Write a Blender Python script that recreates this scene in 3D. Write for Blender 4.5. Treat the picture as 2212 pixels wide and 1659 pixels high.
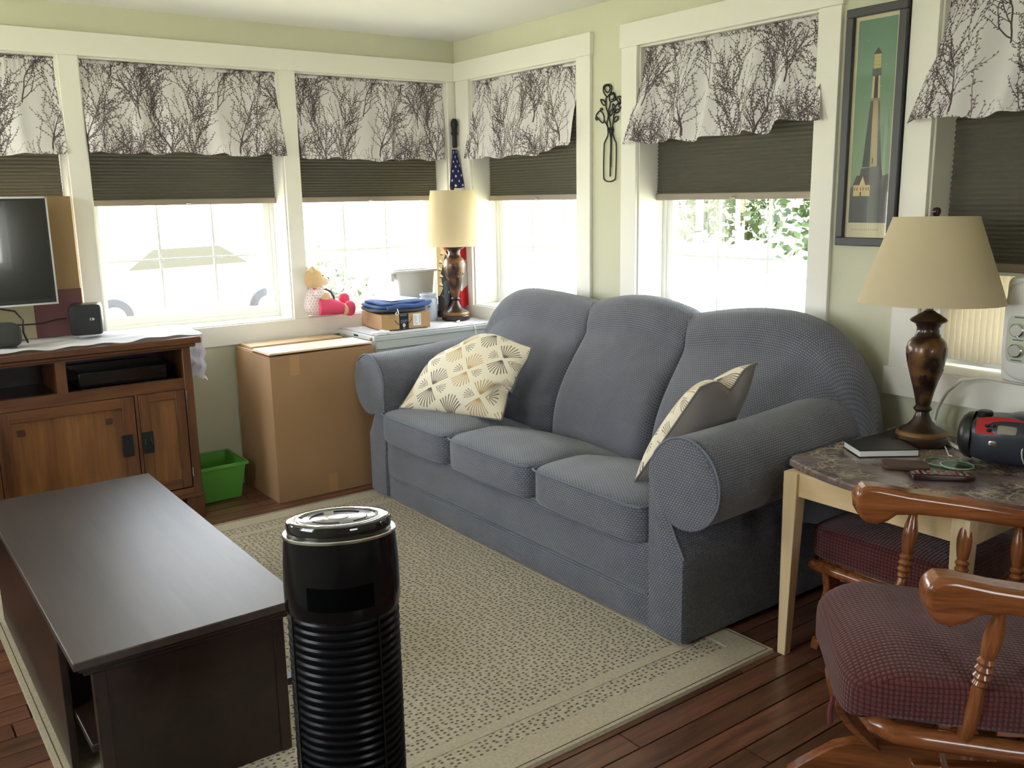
import bpy, bmesh, math, random
import numpy as np
from mathutils import Vector, Matrix
PI = math.pi
random.seed(7)
rng = np.random.default_rng(11)
sc = bpy.context.scene
for o in list(bpy.data.objects): bpy.data.objects.remove(o)

# ------------------------------------------------------------------ camera, world, sun, exposure
CAM = Vector((-3.068, -4.656, 1.472))
cd = bpy.data.cameras.new('camera'); cam = bpy.data.objects.new('camera', cd)
sc.collection.objects.link(cam); sc.camera = cam
cd.sensor_width = 36.0; cd.lens = 1965.83 / 2212 * 36.0; cd.clip_start = 0.05; cd.clip_end = 300
def _cam_axes(yaw, pitch, roll):
    f = Vector((-math.sin(yaw)*math.cos(pitch), math.cos(yaw)*math.cos(pitch), math.sin(pitch)))
    r = Vector((math.cos(yaw), math.sin(yaw), 0)); u = r.cross(f)
    c, s = math.cos(roll), math.sin(roll)
    return c*r + s*u, -s*r + c*u, f
R_, U_, F_ = _cam_axes(-0.63736, -0.20213, -0.01732)
M = Matrix(((R_.x, U_.x, -F_.x, CAM.x), (R_.y, U_.y, -F_.y, CAM.y), (R_.z, U_.z, -F_.z, CAM.z), (0, 0, 0, 1)))
cam.matrix_world = M

wd = bpy.data.worlds.new('world'); sc.world = wd; wd.use_nodes = True
wn, wl = wd.node_tree.nodes, wd.node_tree.links
wn.clear()
SKY = 17.0
bg = wn.new('ShaderNodeBackground'); wo = wn.new('ShaderNodeOutputWorld')
tc = wn.new('ShaderNodeTexCoord'); sx = wn.new('ShaderNodeSeparateXYZ'); rp = wn.new('ShaderNodeValToRGB')
wl.new(tc.outputs['Generated'], sx.inputs[0]); wl.new(sx.outputs['Z'], rp.inputs[0])
rp.color_ramp.elements[0].position = 0.0; rp.color_ramp.elements[0].color = (0.98, 0.98, 0.96, 1)
rp.color_ramp.elements[1].position = 0.5; rp.color_ramp.elements[1].color = (0.78, 0.88, 1.0, 1)
wl.new(rp.outputs[0], bg.inputs[0]); bg.inputs[1].default_value = SKY
wl.new(bg.outputs[0], wo.inputs[0])
sd = bpy.data.lights.new('sun', 'SUN'); sun = bpy.data.objects.new('sun', sd); sc.collection.objects.link(sun)
sd.energy = 55.0; sd.angle = 0.01; sd.color = (1.0, 0.95, 0.86)
sun.rotation_euler = (math.radians(-20), math.radians(12), 0)   # high sun behind the roof, no direct sun indoors
sc.view_settings.view_transform = 'Standard'; sc.view_settings.look = 'None'
sc.view_settings.gamma = 1.0; sc.view_settings.use_curve_mapping = False
sc.view_settings.exposure = -0.30
sc.cycles.max_bounces = 10; sc.cycles.diffuse_bounces = 6; sc.cycles.transparent_max_bounces = 16
sc.cycles.sample_clamp_indirect = 8.0

# ------------------------------------------------------------------ helpers
def link(o): sc.collection.objects.link(o); return o

class G:
    """collects polygons with uvs"""
    def __init__(s): s.v = []; s.f = []; s.uv = []; s.m = []
    def add(s, vs, fs, uvs=None, mi=0):
        b = len(s.v); s.v += [tuple(v) for v in vs]
        for i, f in enumerate(fs):
            s.f.append([b + k for k in f]); s.m.append(mi)
            s.uv.append(uvs[i] if uvs else None)
        return s
    def box(s, x0, x1, y0, y1, z0, z1, mi=0):
        if x0 > x1: x0, x1 = x1, x0
        if y0 > y1: y0, y1 = y1, y0
        if z0 > z1: z0, z1 = z1, z0
        v = [(x0,y0,z0),(x1,y0,z0),(x1,y1,z0),(x0,y1,z0),(x0,y0,z1),(x1,y0,z1),(x1,y1,z1),(x0,y1,z1)]
        return s.add(v, [(0,3,2,1),(4,5,6,7),(0,1,5,4),(1,2,6,5),(2,3,7,6),(3,0,4,7)], None, mi)
    def grid(s, fn, nu, nv, uvs=(1,1), cu=False, cv=False, flip=False, mi=0, uvo=(0,0)):
        U = nu if cu else nu + 1; V = nv if cv else nv + 1
        vs = [fn(i/nu, j/nv) for i in range(U) for j in range(V)]
        fs, uv = [], []
        for i in range(nu):
            for j in range(nv):
                a, b, c, d = i*V + j, ((i+1) % U)*V + j, ((i+1) % U)*V + (j+1) % V, i*V + (j+1) % V
                q = [(i/nu,j/nv),((i+1)/nu,j/nv),((i+1)/nu,(j+1)/nv),(i/nu,(j+1)/nv)]
                f = [a,b,c,d]
                if flip: f.reverse(); q.reverse()
                fs.append(f); uv.append([(p[0]*uvs[0]+uvo[0], p[1]*uvs[1]+uvo[1]) for p in q])
        return s.add(vs, fs, uv, mi)
    def lathe(s, prof, n=32, c=(0,0,0), axis='z', cap=True, mi=0, sx=1.0, sy=1.0):
        vs = []
        for r, z in prof:
            for k in range(n):
                a = 2*PI*k/n; p = (r*math.cos(a)*sx, r*math.sin(a)*sy, z)
                if axis == 'x': p = (p[2], p[0], p[1])
                if axis == 'y': p = (p[1], p[2], p[0])
                vs.append((p[0]+c[0], p[1]+c[1], p[2]+c[2]))
        m = len(prof)
        L = [0]
        for i in range(1, m): L.append(L[-1] + math.hypot(prof[i][0]-prof[i-1][0], prof[i][1]-prof[i-1][1]))
        R = max(p[0] for p in prof)*2*PI
        fs, uv = [], []
        for i in range(m-1):
            for k in range(n):
                k2 = (k+1) % n
                fs.append((i*n+k, i*n+k2, (i+1)*n+k2, (i+1)*n+k))
                uv.append([(k/n*R, L[i]), ((k+1)/n*R, L[i]), ((k+1)/n*R, L[i+1]), (k/n*R, L[i+1])])
        s.add(vs, fs, uv, mi)
        if cap:
            b = len(s.v) - len(vs)
            if prof[0][0] > 1e-4: s.f.append([b+k for k in reversed(range(n))]); s.uv.append(None); s.m.append(mi)
            if prof[-1][0] > 1e-4: s.f.append([b+(m-1)*n+k for k in range(n)]); s.uv.append(None); s.m.append(mi)
        return s
    def tube(s, pts, r, n=8, closed=False, mi=0, cap=True):
        P = [Vector(p) for p in pts]; m = len(P)
        if isinstance(r, (int, float)): r = [r]*m
        T = []
        for i in range(m):
            a = P[(i-1) % m] if (closed or i > 0) else P[i]; b = P[(i+1) % m] if (closed or i < m-1) else P[i]
            d = (b - a); T.append(d.normalized() if d.length > 1e-9 else Vector((0,0,1)))
        ref = Vector((0,0,1)) if abs(T[0].z) < 0.9 else Vector((1,0,0))
        N = (ref - T[0]*ref.dot(T[0])).normalized(); vs = []; Ls = [0]
        for i in range(m):
            N = (N - T[i]*N.dot(T[i]))
            N = N.normalized() if N.length > 1e-6 else T[i].orthogonal().normalized()
            B = T[i].cross(N)
            for k in range(n):
                a = 2*PI*k/n; vs.append(P[i] + (N*math.cos(a) + B*math.sin(a))*r[i])
            if i: Ls.append(Ls[-1] + (P[i]-P[i-1]).length)
        b0 = len(s.v); fs, uv = [], []
        for i in range(m if closed else m-1):
            j = (i+1) % m
            for k in range(n):
                k2 = (k+1) % n; fs.append((i*n+k, i*n+k2, j*n+k2, j*n+k))
                l1 = Ls[i]; l2 = Ls[j] if j else Ls[i]+0.01
                uv.append([(k/n*2*PI*r[i], l1), ((k+1)/n*2*PI*r[i], l1), ((k+1)/n*2*PI*r[i], l2), (k/n*2*PI*r[i], l2)])
        s.add(vs, fs, uv, mi)
        if cap and not closed:
            s.f.append([b0+k for k in reversed(range(n))]); s.uv.append(None); s.m.append(mi)
            s.f.append([b0+(m-1)*n+k for k in range(n)]); s.uv.append(None); s.m.append(mi)
        return s
    def prism(s, poly, a0, a1, axis='y', mi=0):
        """poly: list of 2D points; extruded along axis. axis y: (x,z); x: (y,z); z: (x,y)"""
        n = len(poly)
        def p3(p, a):
            return {'y': (p[0], a, p[1]), 'x': (a, p[0], p[1]), 'z': (p[0], p[1], a)}[axis]
        vs = [p3(p, a0) for p in poly] + [p3(p, a1) for p in poly]
        fs = [tuple(range(n)), tuple(reversed(range(n, 2*n)))] + [(i, n+i, n+(i+1) % n, (i+1) % n) for i in range(n)]
        return s.add(vs, fs, None, mi)
    def soft(s, c, h, e=0.35, n=10, fn=None, mi=0):
        """rounded cushion box: centre c, half sizes h, exponent e (small = boxy)"""
        vs, idx, fs = [], {}, []
        def pt(p):
            k = tuple(round(q, 5) for q in p)
            if k in idx: return idx[k]
            m = max(abs(q) for q in p)
            # superellipsoid radial map
            q = Vector(p); pw = 2/e
            L = (abs(q.x)**pw + abs(q.y)**pw + abs(q.z)**pw)**(1/pw)
            q = q/L
            w = (q.x*h[0], q.y*h[1], q.z*h[2])
            if fn: w = fn(*w)
            idx[k] = len(vs); vs.append((w[0]+c[0], w[1]+c[1], w[2]+c[2])); return idx[k]
        def g(t): return math.copysign(abs(t)**0.75, t) if t else 0
        for ax in range(3):
            for sg in (-1, 1):
                for i in range(n):
                    for j in range(n):
                        q = []
                        for (a, b) in ((i,j),(i+1,j),(i+1,j+1),(i,j+1)):
                            u, v = g(2*a/n-1), g(2*b/n-1)
                            p = [0,0,0]; p[ax] = sg; p[(ax+1)%3] = u; p[(ax+2)%3] = v
                            q.append(pt(p))
                        if sg < 0: q.reverse()
                        fs.append(q)
        return s.add(vs, fs, None, mi)
    def xform(s, M, start=0):
        s.v[start:] = [tuple(M @ Vector(v)) for v in s.v[start:]]; return s

def mk(name, g, mat, parent=None, smooth=True, bevel=0.0, sub=0, angle=35, seg=2):
    me = bpy.data.meshes.new(name)
    me.from_pydata(g.v, [], g.f); 
    uvl = me.uv_layers.new(name='UVMap')
    me.update()
    co = np.array(g.v)
    for p, uv in zip(me.polygons, g.uv):
        if uv is None:
            n = p.normal; ax = max(range(3), key=lambda k: abs(n[k]))
            a, b = ((1,2),(0,2),(0,1))[ax]
            for li, vi in zip(p.loop_indices, p.vertices): uvl.data[li].uv = (co[vi][a], co[vi][b])
        else:
            for li, q in zip(p.loop_indices, uv): uvl.data[li].uv = q
    mats = mat if isinstance(mat, (list, tuple)) else [mat]
    for m in mats: me.materials.append(m)
    me.polygons.foreach_set('material_index', g.m)
    if smooth:
        me.polygons.foreach_set('use_smooth', [True]*len(g.f))
        me.set_sharp_from_angle(angle=math.radians(angle))
    o = bpy.data.objects.new(name, me); link(o)
    if bevel:
        b = o.modifiers.new('bevel', 'BEVEL'); b.width = bevel; b.segments = seg; b.limit_method = 'ANGLE'; b.angle_limit = math.radians(40)
    if sub:
        b = o.modifiers.new('sub', 'SUBSURF'); b.levels = sub; b.render_levels = sub
    if parent is not None: attach(o, parent)
    return o
def thing(name, label, cat, loc=(0,0,0), rotz=None, group=None):
    o = bpy.data.objects.new(name, None); link(o); o.location = loc; o.empty_display_size = 0.05
    if rotz is not None: o.rotation_euler = (0, 0, rotz)
    o['label'] = label; o['category'] = cat
    if group: o['group'] = group
    if rotz is None: o['_base'] = 1
    return o
def attach(o, parent):
    o.parent = parent
    if parent.get('_base'): o.location = -Vector(parent.location)
def tag(o, label=None, cat=None, group=None, kind=None):
    if label: o['label'] = label
    if cat: o['category'] = cat
    if group: o['group'] = group
    if kind: o['kind'] = kind
    return o
def struct(name, loc=(0,0,0)):
    o = bpy.data.objects.new(name, None); link(o); o['kind'] = 'structure'; o.location = loc; o['_base'] = 1; return o
def copy_part(o, parent, loc=None, rot=None, scale=None):
    c = o.copy(); link(c); c.parent = parent
    if loc is not None: c.location = loc
    if rot is not None: c.rotation_euler = rot
    if scale is not None: c.scale = scale
    return c

# ------------------------------------------------------------------ materials
def newmat(name):
    m = bpy.data.materials.new(name); m.use_nodes = True
    nt = m.node_tree; b = nt.nodes['Principled BSDF']; return m, nt, b
def setb(b, **k):
    for n, v in k.items():
        b.inputs[{'col':'Base Color','rough':'Roughness','metal':'Metallic','spec':'Specular IOR Level','coat':'Coat Weight','coatr':'Coat Roughness','sheen':'Sheen Weight','trans':'Transmission Weight','ior':'IOR','sss':'Subsurface Weight','alpha':'Alpha'}[n]].default_value = (tuple(v)+(1,)) if n == 'col' else v
def srgb(r, g, b):
    f = lambda c: (c/255/12.92) if c/255 <= 0.04045 else ((c/255+0.055)/1.055)**2.4
    return (f(r), f(g), f(b))
def plain(name, col, rough=0.5, var=0.06, scale=8.0, bump=0.0, bscale=200.0, **k):
    m, nt, b = newmat(name); N, L = nt.nodes, nt.links
    setb(b, col=col, rough=rough, **k)
    tc = N.new('ShaderNodeTexCoord')
    if var:
        no = N.new('ShaderNodeTexNoise'); no.inputs['Scale'].default_value = scale; no.inputs['Detail'].default_value = 4
        L.new(tc.outputs['Object'], no.inputs['Vector'])
        mx = N.new('ShaderNodeMix'); mx.data_type = 'RGBA'
        mx.inputs[6].default_value = tuple(c*(1-var) for c in col)+(1,); mx.inputs[7].default_value = tuple(min(1, c*(1+var)) for c in col)+(1,)
        L.new(no.outputs['Fac'], mx.inputs[0]); L.new(mx.outputs[2], b.inputs['Base Color'])
    if bump:
        n2 = N.new('ShaderNodeTexNoise'); n2.inputs['Scale'].default_value = bscale; n2.inputs['Detail'].default_value = 3
        L.new(tc.outputs['Object'], n2.inputs['Vector'])
        bp = N.new('ShaderNodeBump'); bp.inputs['Strength'].default_value = bump; bp.inputs['Distance'].default_value = 0.002
        L.new(n2.outputs['Fac'], bp.inputs['Height']); L.new(bp.outputs[0], b.inputs['Normal'])
    return m
def wood(name, c1, c2, rough=0.4, axis='x', scale=1.0, coat=0.0, spec=0.5, bump=0.15, coatr=0.12):
    m, nt, b = newmat(name); N, L = nt.nodes, nt.links
    tc = N.new('ShaderNodeTexCoord'); mp = N.new('ShaderNodeMapping')
    st = {'x': (1.2,14,14), 'y': (14,1.2,14), 'z': (14,14,1.2)}[axis]
    mp.inputs['Scale'].default_value = tuple(q*scale for q in st)
    L.new(tc.outputs['Object'], mp.inputs['Vector'])
    no = N.new('ShaderNodeTexNoise'); no.inputs['Scale'].default_value = 1.6; no.inputs['Detail'].default_value = 7; no.inputs['Roughness'].default_value = 0.62; no.inputs['Distortion'].default_value = 0.6
    L.new(mp.outputs[0], no.inputs['Vector'])
    n2 = N.new('ShaderNodeTexNoise'); n2.inputs['Scale'].default_value = 9; n2.inputs['Detail'].default_value = 4
    L.new(mp.outputs[0], n2.inputs['Vector'])
    ad = N.new('ShaderNodeMath'); ad.operation = 'MULTIPLY_ADD'; ad.inputs[1].default_value = 0.3; L.new(n2.outputs['Fac'], ad.inputs[0]); L.new(no.outputs['Fac'], ad.inputs[2])
    r = N.new('ShaderNodeValToRGB'); r.color_ramp.elements[0].position = 0.45; r.color_ramp.elements[1].position = 0.85
    r.color_ramp.elements[0].color = tuple(c1)+(1,); r.color_ramp.elements[1].color = tuple(c2)+(1,)
    L.new(ad.outputs[0], r.inputs[0]); L.new(r.outputs[0], b.inputs['Base Color'])
    setb(b, rough=rough, coat=coat, coatr=coatr, spec=spec)
    bp = N.new('ShaderNodeBump'); bp.inputs['Strength'].default_value = bump; bp.inputs['Distance'].default_value = 0.001
    L.new(ad.outputs[0], bp.inputs['Height']); L.new(bp.outputs[0], b.inputs['Normal'])
    return m
def weave(name, col, pitch=(0.008, 0.006), depth=0.0015, dark=0.55, rough=0.9, sheen=0.3, mottle=0.2, diag=False, dscale=5.0, thr=0.35, w2=None):
    """knobbly woven cloth driven by metric uv"""
    m, nt, b = newmat(name); N, L = nt.nodes, nt.links
    uv = N.new('ShaderNodeUVMap'); sp = N.new('ShaderNodeSeparateXYZ')
    L.new(uv.outputs[0], sp.inputs[0])
    def mth(op, a, bv=None):
        q = N.new('ShaderNodeMath'); q.operation = op
        for i, x in enumerate((a, bv)):
            if x is None: continue
            if isinstance(x, (int, float)): q.inputs[i].default_value = x
            else: L.new(x, q.inputs[i])
        return q.outputs[0]
    u = mth('MULTIPLY', sp.outputs[0], 2*PI/pitch[0]); v = mth('MULTIPLY', sp.outputs[1], 2*PI/pitch[1])
    # brick like stagger: shift u by half a period every other row
    row = mth('FLOOR', mth('MULTIPLY', sp.outputs[1], 1/pitch[1]))
    sh = mth('MULTIPLY', mth('MODULO', row, 2.0), PI)
    su = mth('SINE', mth('ADD', u, sh)) if diag else mth('SINE', u)
    sv = mth('COSINE', v)
    su = mth('ADD', mth('MULTIPLY', su, 0.5), 0.5); sv = mth('SUBTRACT', 0.5, mth('MULTIPLY', sv, 0.5))
    h = mth('MULTIPLY', mth('POWER', su, 0.6), mth('POWER', sv, 0.6))
    no = N.new('ShaderNodeTexNoise'); no.inputs['Scale'].default_value = dscale; no.inputs['Detail'].default_value = 6; no.inputs['Roughness'].default_value = 0.65
    tc = N.new('ShaderNodeTexCoord'); L.new(tc.outputs['Object'], no.inputs['Vector'])
    fine = N.new('ShaderNodeTexNoise'); fine.inputs['Scale'].default_value = 400; L.new(tc.outputs['Object'], fine.inputs['Vector'])
    mr = N.new('ShaderNodeMapRange'); mr.inputs[1].default_value = 0.0; mr.inputs[2].default_value = thr; mr.inputs[3].default_value = dark; mr.inputs[4].default_value = 1.0
    L.new(h, mr.inputs[0])
    mm = N.new('ShaderNodeMapRange'); mm.inputs[1].default_value = 0.3; mm.inputs[2].default_value = 0.7; mm.inputs[3].default_value = 1-mottle; mm.inputs[4].default_value = 1+mottle
    L.new(no.outputs['Fac'], mm.inputs[0])
    k = mth('MULTIPLY', mr.outputs[0], mm.outputs[0])
    vm = N.new('ShaderNodeVectorMath'); vm.operation = 'SCALE'; vm.inputs[0].default_value = col; L.new(k, vm.inputs['Scale'])
    L.new(vm.outputs[0], b.inputs['Base Color'])
    hh = mth('ADD', h, mth('MULTIPLY', fine.outputs['Fac'], 0.35))
    bp = N.new('ShaderNodeBump'); bp.inputs['Strength'].default_value = 0.8; bp.inputs['Distance'].default_value = depth
    L.new(hh, bp.inputs['Height']); L.new(bp.outputs[0], b.inputs['Normal'])
    setb(b, rough=rough, sheen=sheen, spec=0.15)
    return m
def image(name, arr):
    """arr HxWx3 in srgb 0..1 with row 0 at the top"""
    h, w = arr.shape[:2]
    im = bpy.data.images.new(name, w, h, alpha=False)
    a = np.ones((h, w, 4), dtype=np.float32); a[..., :3] = np.clip(arr[::-1], 0, 1)
    im.pixels.foreach_set(a.ravel()); im.update(); im.pack()
    return im
def printmat(name, arr, rough=0.8, uvscale=(1,1), ext='REPEAT', sheen=0.0, transl=0.0, spec=0.3, coat=0.0, bump=0.0, interp='Linear'):
    m, nt, b = newmat(name); N, L = nt.nodes, nt.links
    uv = N.new('ShaderNodeUVMap'); mp = N.new('ShaderNodeMapping'); mp.inputs['Scale'].default_value = (uvscale[0], uvscale[1], 1)
    t = N.new('ShaderNodeTexImage'); t.image = image(name, arr); t.extension = ext; t.interpolation = interp
    L.new(uv.outputs[0], mp.inputs[0]); L.new(mp.outputs[0], t.inputs[0]); L.new(t.outputs[0], b.inputs['Base Color'])
    setb(b, rough=rough, sheen=sheen, spec=spec, coat=coat)
    if bump:
        tc = N.new('ShaderNodeTexCoord'); n2 = N.new('ShaderNodeTexNoise'); n2.inputs['Scale'].default_value = 500
        L.new(tc.outputs['Object'], n2.inputs['Vector']); bp = N.new('ShaderNodeBump'); bp.inputs['Strength'].default_value = bump; bp.inputs['Distance'].default_value = 0.001
        L.new(n2.outputs['Fac'], bp.inputs['Height']); L.new(bp.outputs[0], b.inputs['Normal'])
    if transl:
        tr = N.new('ShaderNodeBsdfTranslucent'); mix = N.new('ShaderNodeMixShader'); mix.inputs[0].default_value = transl
        L.new(t.outputs[0], tr.inputs[0]); L.new(b.outputs[0], mix.inputs[1]); L.new(tr.outputs[0], mix.inputs[2])
        L.new(mix.outputs[0], N['Material Output'].inputs[0])
    return m
def translucent(name, col, f, rough=0.9):
    m, nt, b = newmat(name); N, L = nt.nodes, nt.links
    setb(b, col=col, rough=rough, spec=0.1)
    tr = N.new('ShaderNodeBsdfTranslucent'); tr.inputs[0].default_value = tuple(col)+(1,)
    tc = N.new('ShaderNodeTexCoord'); n2 = N.new('ShaderNodeTexNoise'); n2.inputs['Scale'].default_value = 350
    L.new(tc.outputs['Object'], n2.inputs['Vector']); bp = N.new('ShaderNodeBump'); bp.inputs['Strength'].default_value = 0.3; bp.inputs['Distance'].default_value = 0.0005
    L.new(n2.outputs['Fac'], bp.inputs['Height']); L.new(bp.outputs[0], b.inputs['Normal'])
    mix = N.new('ShaderNodeMixShader'); mix.inputs[0].default_value = f
    L.new(b.outputs[0], mix.inputs[1]); L.new(tr.outputs[0], mix.inputs[2]); L.new(mix.outputs[0], N['Material Output'].inputs[0])
    return m
def glass(name, refl=0.06, tint=(1,1,1)):
    m = bpy.data.materials.new(name); m.use_nodes = True; nt = m.node_tree; N, L = nt.nodes, nt.links; N.clear()
    o = N.new('ShaderNodeOutputMaterial'); t = N.new('ShaderNodeBsdfTransparent'); t.inputs[0].default_value = tint+(1,)
    g = N.new('ShaderNodeBsdfGlossy'); g.inputs['Roughness'].default_value = 0.01
    fr = N.new('ShaderNodeFresnel'); fr.inputs[0].default_value = 1.5
    geo = N.new('ShaderNodeNewGeometry'); 
    mx = N.new('ShaderNodeMixShader')
    mm = N.new('ShaderNodeMath'); mm.operation = 'MINIMUM'; mm.inputs[1].default_value = 0.5
    L.new(fr.outputs[0], mm.inputs[0]); L.new(mm.outputs[0], mx.inputs[0])
    L.new(t.outputs[0], mx.inputs[1]); L.new(g.outputs[0], mx.inputs[2]); L.new(mx.outputs[0], o.inputs[0])
    return m

M_wall = plain('sage_wall_paint', srgb(206,206,184), 0.7, 0.02, 3, 0.05, 120)
M_ceil = plain('ceiling_paint', srgb(224,224,222), 0.85, 0.02, 3, 0.08, 150)
M_trim = plain('cream_trim_paint', srgb(236,234,226), 0.42, 0.015, 4)
M_vinyl = plain('white_vinyl', srgb(248,250,250), 0.35, 0.0, 4)
M_glass = glass('window_glass')
M_plank = wood('cherry_plank', srgb(84,52,40), srgb(136,92,74), 0.32, 'x', 1.0, 0.25, bump=0.1)
M_gap = plain('dark_gap', (0.03,0.018,0.012), 0.9, 0)
M_sofa = weave('slate_knit', srgb(116,119,129), (0.011,0.0085), 0.0026, 0.42, 0.95, 0.35, 0.14, True, 5.0, 0.45)
M_sofa2 = plain('slate_piping', srgb(112,116,130), 0.9, 0.15, 60, 0.5, 400)
M_console = wood('chestnut_console', srgb(66,36,17), srgb(116,72,38), 0.38, 'x', 0.8, 0.15)
M_console_v = wood('chestnut_console_upright', srgb(68,38,18), srgb(114,70,38), 0.38, 'z', 0.8, 0.15)
M_panelw = wood('quartered_door_panel', srgb(88,52,24), srgb(138,92,50), 0.4, 'z', 0.45, 0.15)
M_peg = plain('dark_peg', srgb(70,36,16), 0.5, 0.1)
M_iron = plain('blackened_iron', srgb(40,42,44), 0.45, 0.2, 60, 0.2, 200, metal=0.6)
M_black = plain('black_plastic', (0.012,0.012,0.013), 0.35, 0.1)
M_blackgloss = plain('black_gloss', (0.008,0.008,0.009), 0.08, 0, coat=0.6)
M_card = plain('corrugated_card', srgb(164,128,92), 0.85, 0.06, 6, 0.15, 60)
M_cardlight = plain('pale_card_edge', srgb(214,188,150), 0.85, 0.05, 20)
M_green = plain('lime_plastic', srgb(92,164,66), 0.35, 0.03, 6, sss=0.0)
M_dark = wood('espresso_wood', (0.010,0.005,0.004), (0.028,0.013,0.009), 0.3, 'y', 0.6, 0.0, bump=0.03)
M_darktop = wood('espresso_top', (0.022,0.013,0.011), (0.05,0.030,0.026), 0.45, 'y', 0.6, 0.3, bump=0.02, spec=0.7, coatr=0.38)
M_maple = wood('pale_maple', srgb(214,184,138), srgb(236,212,172), 0.45, 'z', 0.5, 0.1, bump=0.05)
M_oak = wood('honey_oak', srgb(104,54,24), srgb(170,104,58), 0.22, 'x', 1.3, 0.5)
M_oakv = wood('honey_oak_turned', srgb(100,52,24), srgb(166,102,58), 0.22, 'z', 1.3, 0.5)
M_burg = weave('burgundy_knit', srgb(104,54,54), (0.011,0.011), 0.003, 0.42, 0.95, 0.25, 0.10, False, 4.0, 0.5)
M_shade = translucent('cellular_shade', srgb(112,110,100), 0.10)
M_shaderail = plain('shade_rail', srgb(150,138,124), 0.5, 0.02)
M_lampshade = translucent('lampshade_linen', srgb(230,218,188), 0.38)
M_cream = plain('white_cable', srgb(232,230,222), 0.5, 0)
M_steel = plain('grey_enamel', srgb(198,202,198), 0.4, 0.02, 4)
M_chrome = plain('brushed_chrome', (0.7,0.7,0.7), 0.2, 0, metal=1.0)
M_cloth = translucent('white_cloth', srgb(232,230,234), 0.2)
M_denim = plain('blue_denim', srgb(56,82,134), 0.9, 0.35, 40, 0.6, 500)
M_denimg = plain('charcoal_denim', srgb(66,70,80), 0.9, 0.3, 40, 0.6, 500)
M_paper = plain('white_paper', srgb(238,238,236), 0.7, 0.02)
M_jar = plain('stoneware_glaze', srgb(176,184,196), 0.25, 0.06, 12)
M_tote = plain('grey_tote_plastic', srgb(196,196,190), 0.45, 0.02)
M_plush = plain('tan_plush', srgb(216,184,136), 1.0, 0.12, 60, 1.0, 260, sheen=0.5)
M_plushl = plain('cream_plush', srgb(238,222,190), 1.0, 0.1, 60, 0.8, 260, sheen=0.5)
M_pink = plain('pink_cloth', srgb(214,72,106), 0.9, 0.08, 30, 0.4, 300)
M_ribbon = plain('navy_ribbon', srgb(50,48,84), 0.6, 0.1)
M_velvet = plain('taupe_velvet', srgb(104,98,94), 0.8, 0.1, 10, 0.3, 300, sheen=0.6)
M_mirror = plain('screen_glass', (0.012,0.013,0.012), 0.12, 0, coat=0.8)
M_silver = plain('silver_plastic', srgb(190,192,186), 0.3, 0, metal=0.7)
M_redp = plain('red_plastic', srgb(188,44,48), 0.35, 0.02)
M_gunm = plain('gunmetal_plastic', srgb(58,64,74), 0.3, 0.05, metal=0.3)
M_white = plain('white_appliance', srgb(232,232,230), 0.35, 0.01)
M_wicker = plain('wicker', srgb(92,66,36), 0.7, 0.35, 50, 0.5, 200)
M_leaf = plain('tree_leaf', srgb(52,70,26), 0.6, 0.35, 3)
M_leaf2 = plain('shrub_leaf', srgb(58,66,40), 0.6, 0.35, 3)
M_bark = plain('bark', srgb(176,166,150), 0.9, 0.3, 8)
M_grass = plain('lawn', srgb(182,180,150), 0.9, 0.12, 1.5)
M_stone = plain('field_stone', srgb(92,88,84), 0.9, 0.25, 6, 0.6, 20)
M_frame = plain('charcoal_frame', srgb(62,62,68), 0.4, 0.05)
M_leather = plain('black_leather', (0.012,0.011,0.010), 0.55, 0.2, 10, 0.5, 200)
M_coaster = glass('coaster_glass', 0.1, (0.75,0.88,0.80))
# ------------------------------------------------------------------ printed patterns (raster made here)
def blank(h, w, c): a = np.empty((h, w, 3), dtype=np.float32); a[:] = np.array(c)/255; return a
def stroke(a, x0, y0, x1, y1, r0, r1, c, alpha=1.0, wrap=False):
    h, w = a.shape[:2]; R = max(r0, r1) + 1.5
    xa, xb = int(math.floor(min(x0,x1)-R)), int(math.ceil(max(x0,x1)+R)); ya, yb = int(math.floor(min(y0,y1)-R)), int(math.ceil(max(y0,y1)+R))
    if not wrap:
        xa, ya = max(xa,0), max(ya,0); xb, yb = min(xb,w-1), min(yb,h-1)
        if xb < xa or yb < ya: return
    xs = np.arange(xa, xb+1); ys = np.arange(ya, yb+1); X, Y = np.meshgrid(xs, ys)
    dx, dy = x1-x0, y1-y0; L2 = dx*dx+dy*dy+1e-9
    t = np.clip(((X-x0)*dx+(Y-y0)*dy)/L2, 0, 1); d = np.hypot(X-x0-t*dx, Y-y0-t*dy)
    k = np.clip(r0+(r1-r0)*t - d + 0.5, 0, 1)[..., None]*alpha
    if wrap:
        ix = np.ix_(ys % h, xs % w)
        a[ix] = a[ix]*(1-k) + np.array(c)/255*k
    else:
        a[ya:yb+1, xa:xb+1] = a[ya:yb+1, xa:xb+1]*(1-k) + np.array(c)/255*k
def fillpoly(a, pts, c, alpha=1.0):
    h, w = a.shape[:2]; P = np.array(pts, dtype=float)
    x0, x1 = int(max(0, P[:,0].min())), int(min(w-1, P[:,0].max()+1)); y0, y1 = int(max(0, P[:,1].min())), int(min(h-1, P[:,1].max()+1))
    if x1 <= x0 or y1 <= y0: return
    X, Y = np.meshgrid(np.arange(x0, x1+1)+0.5, np.arange(y0, y1+1)+0.5); ins = np.zeros(X.shape, bool)
    n = len(P)
    for i in range(n):
        xa, ya = P[i]; xb, yb = P[(i+1) % n]
        if ya == yb: continue
        cnd = ((ya > Y) != (yb > Y)) & (X < (xb-xa)*(Y-ya)/(yb-ya)+xa); ins ^= cnd
    s = a[y0:y1+1, x0:x1+1]; s[ins] = s[ins]*(1-alpha) + np.array(c)/255*alpha
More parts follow.
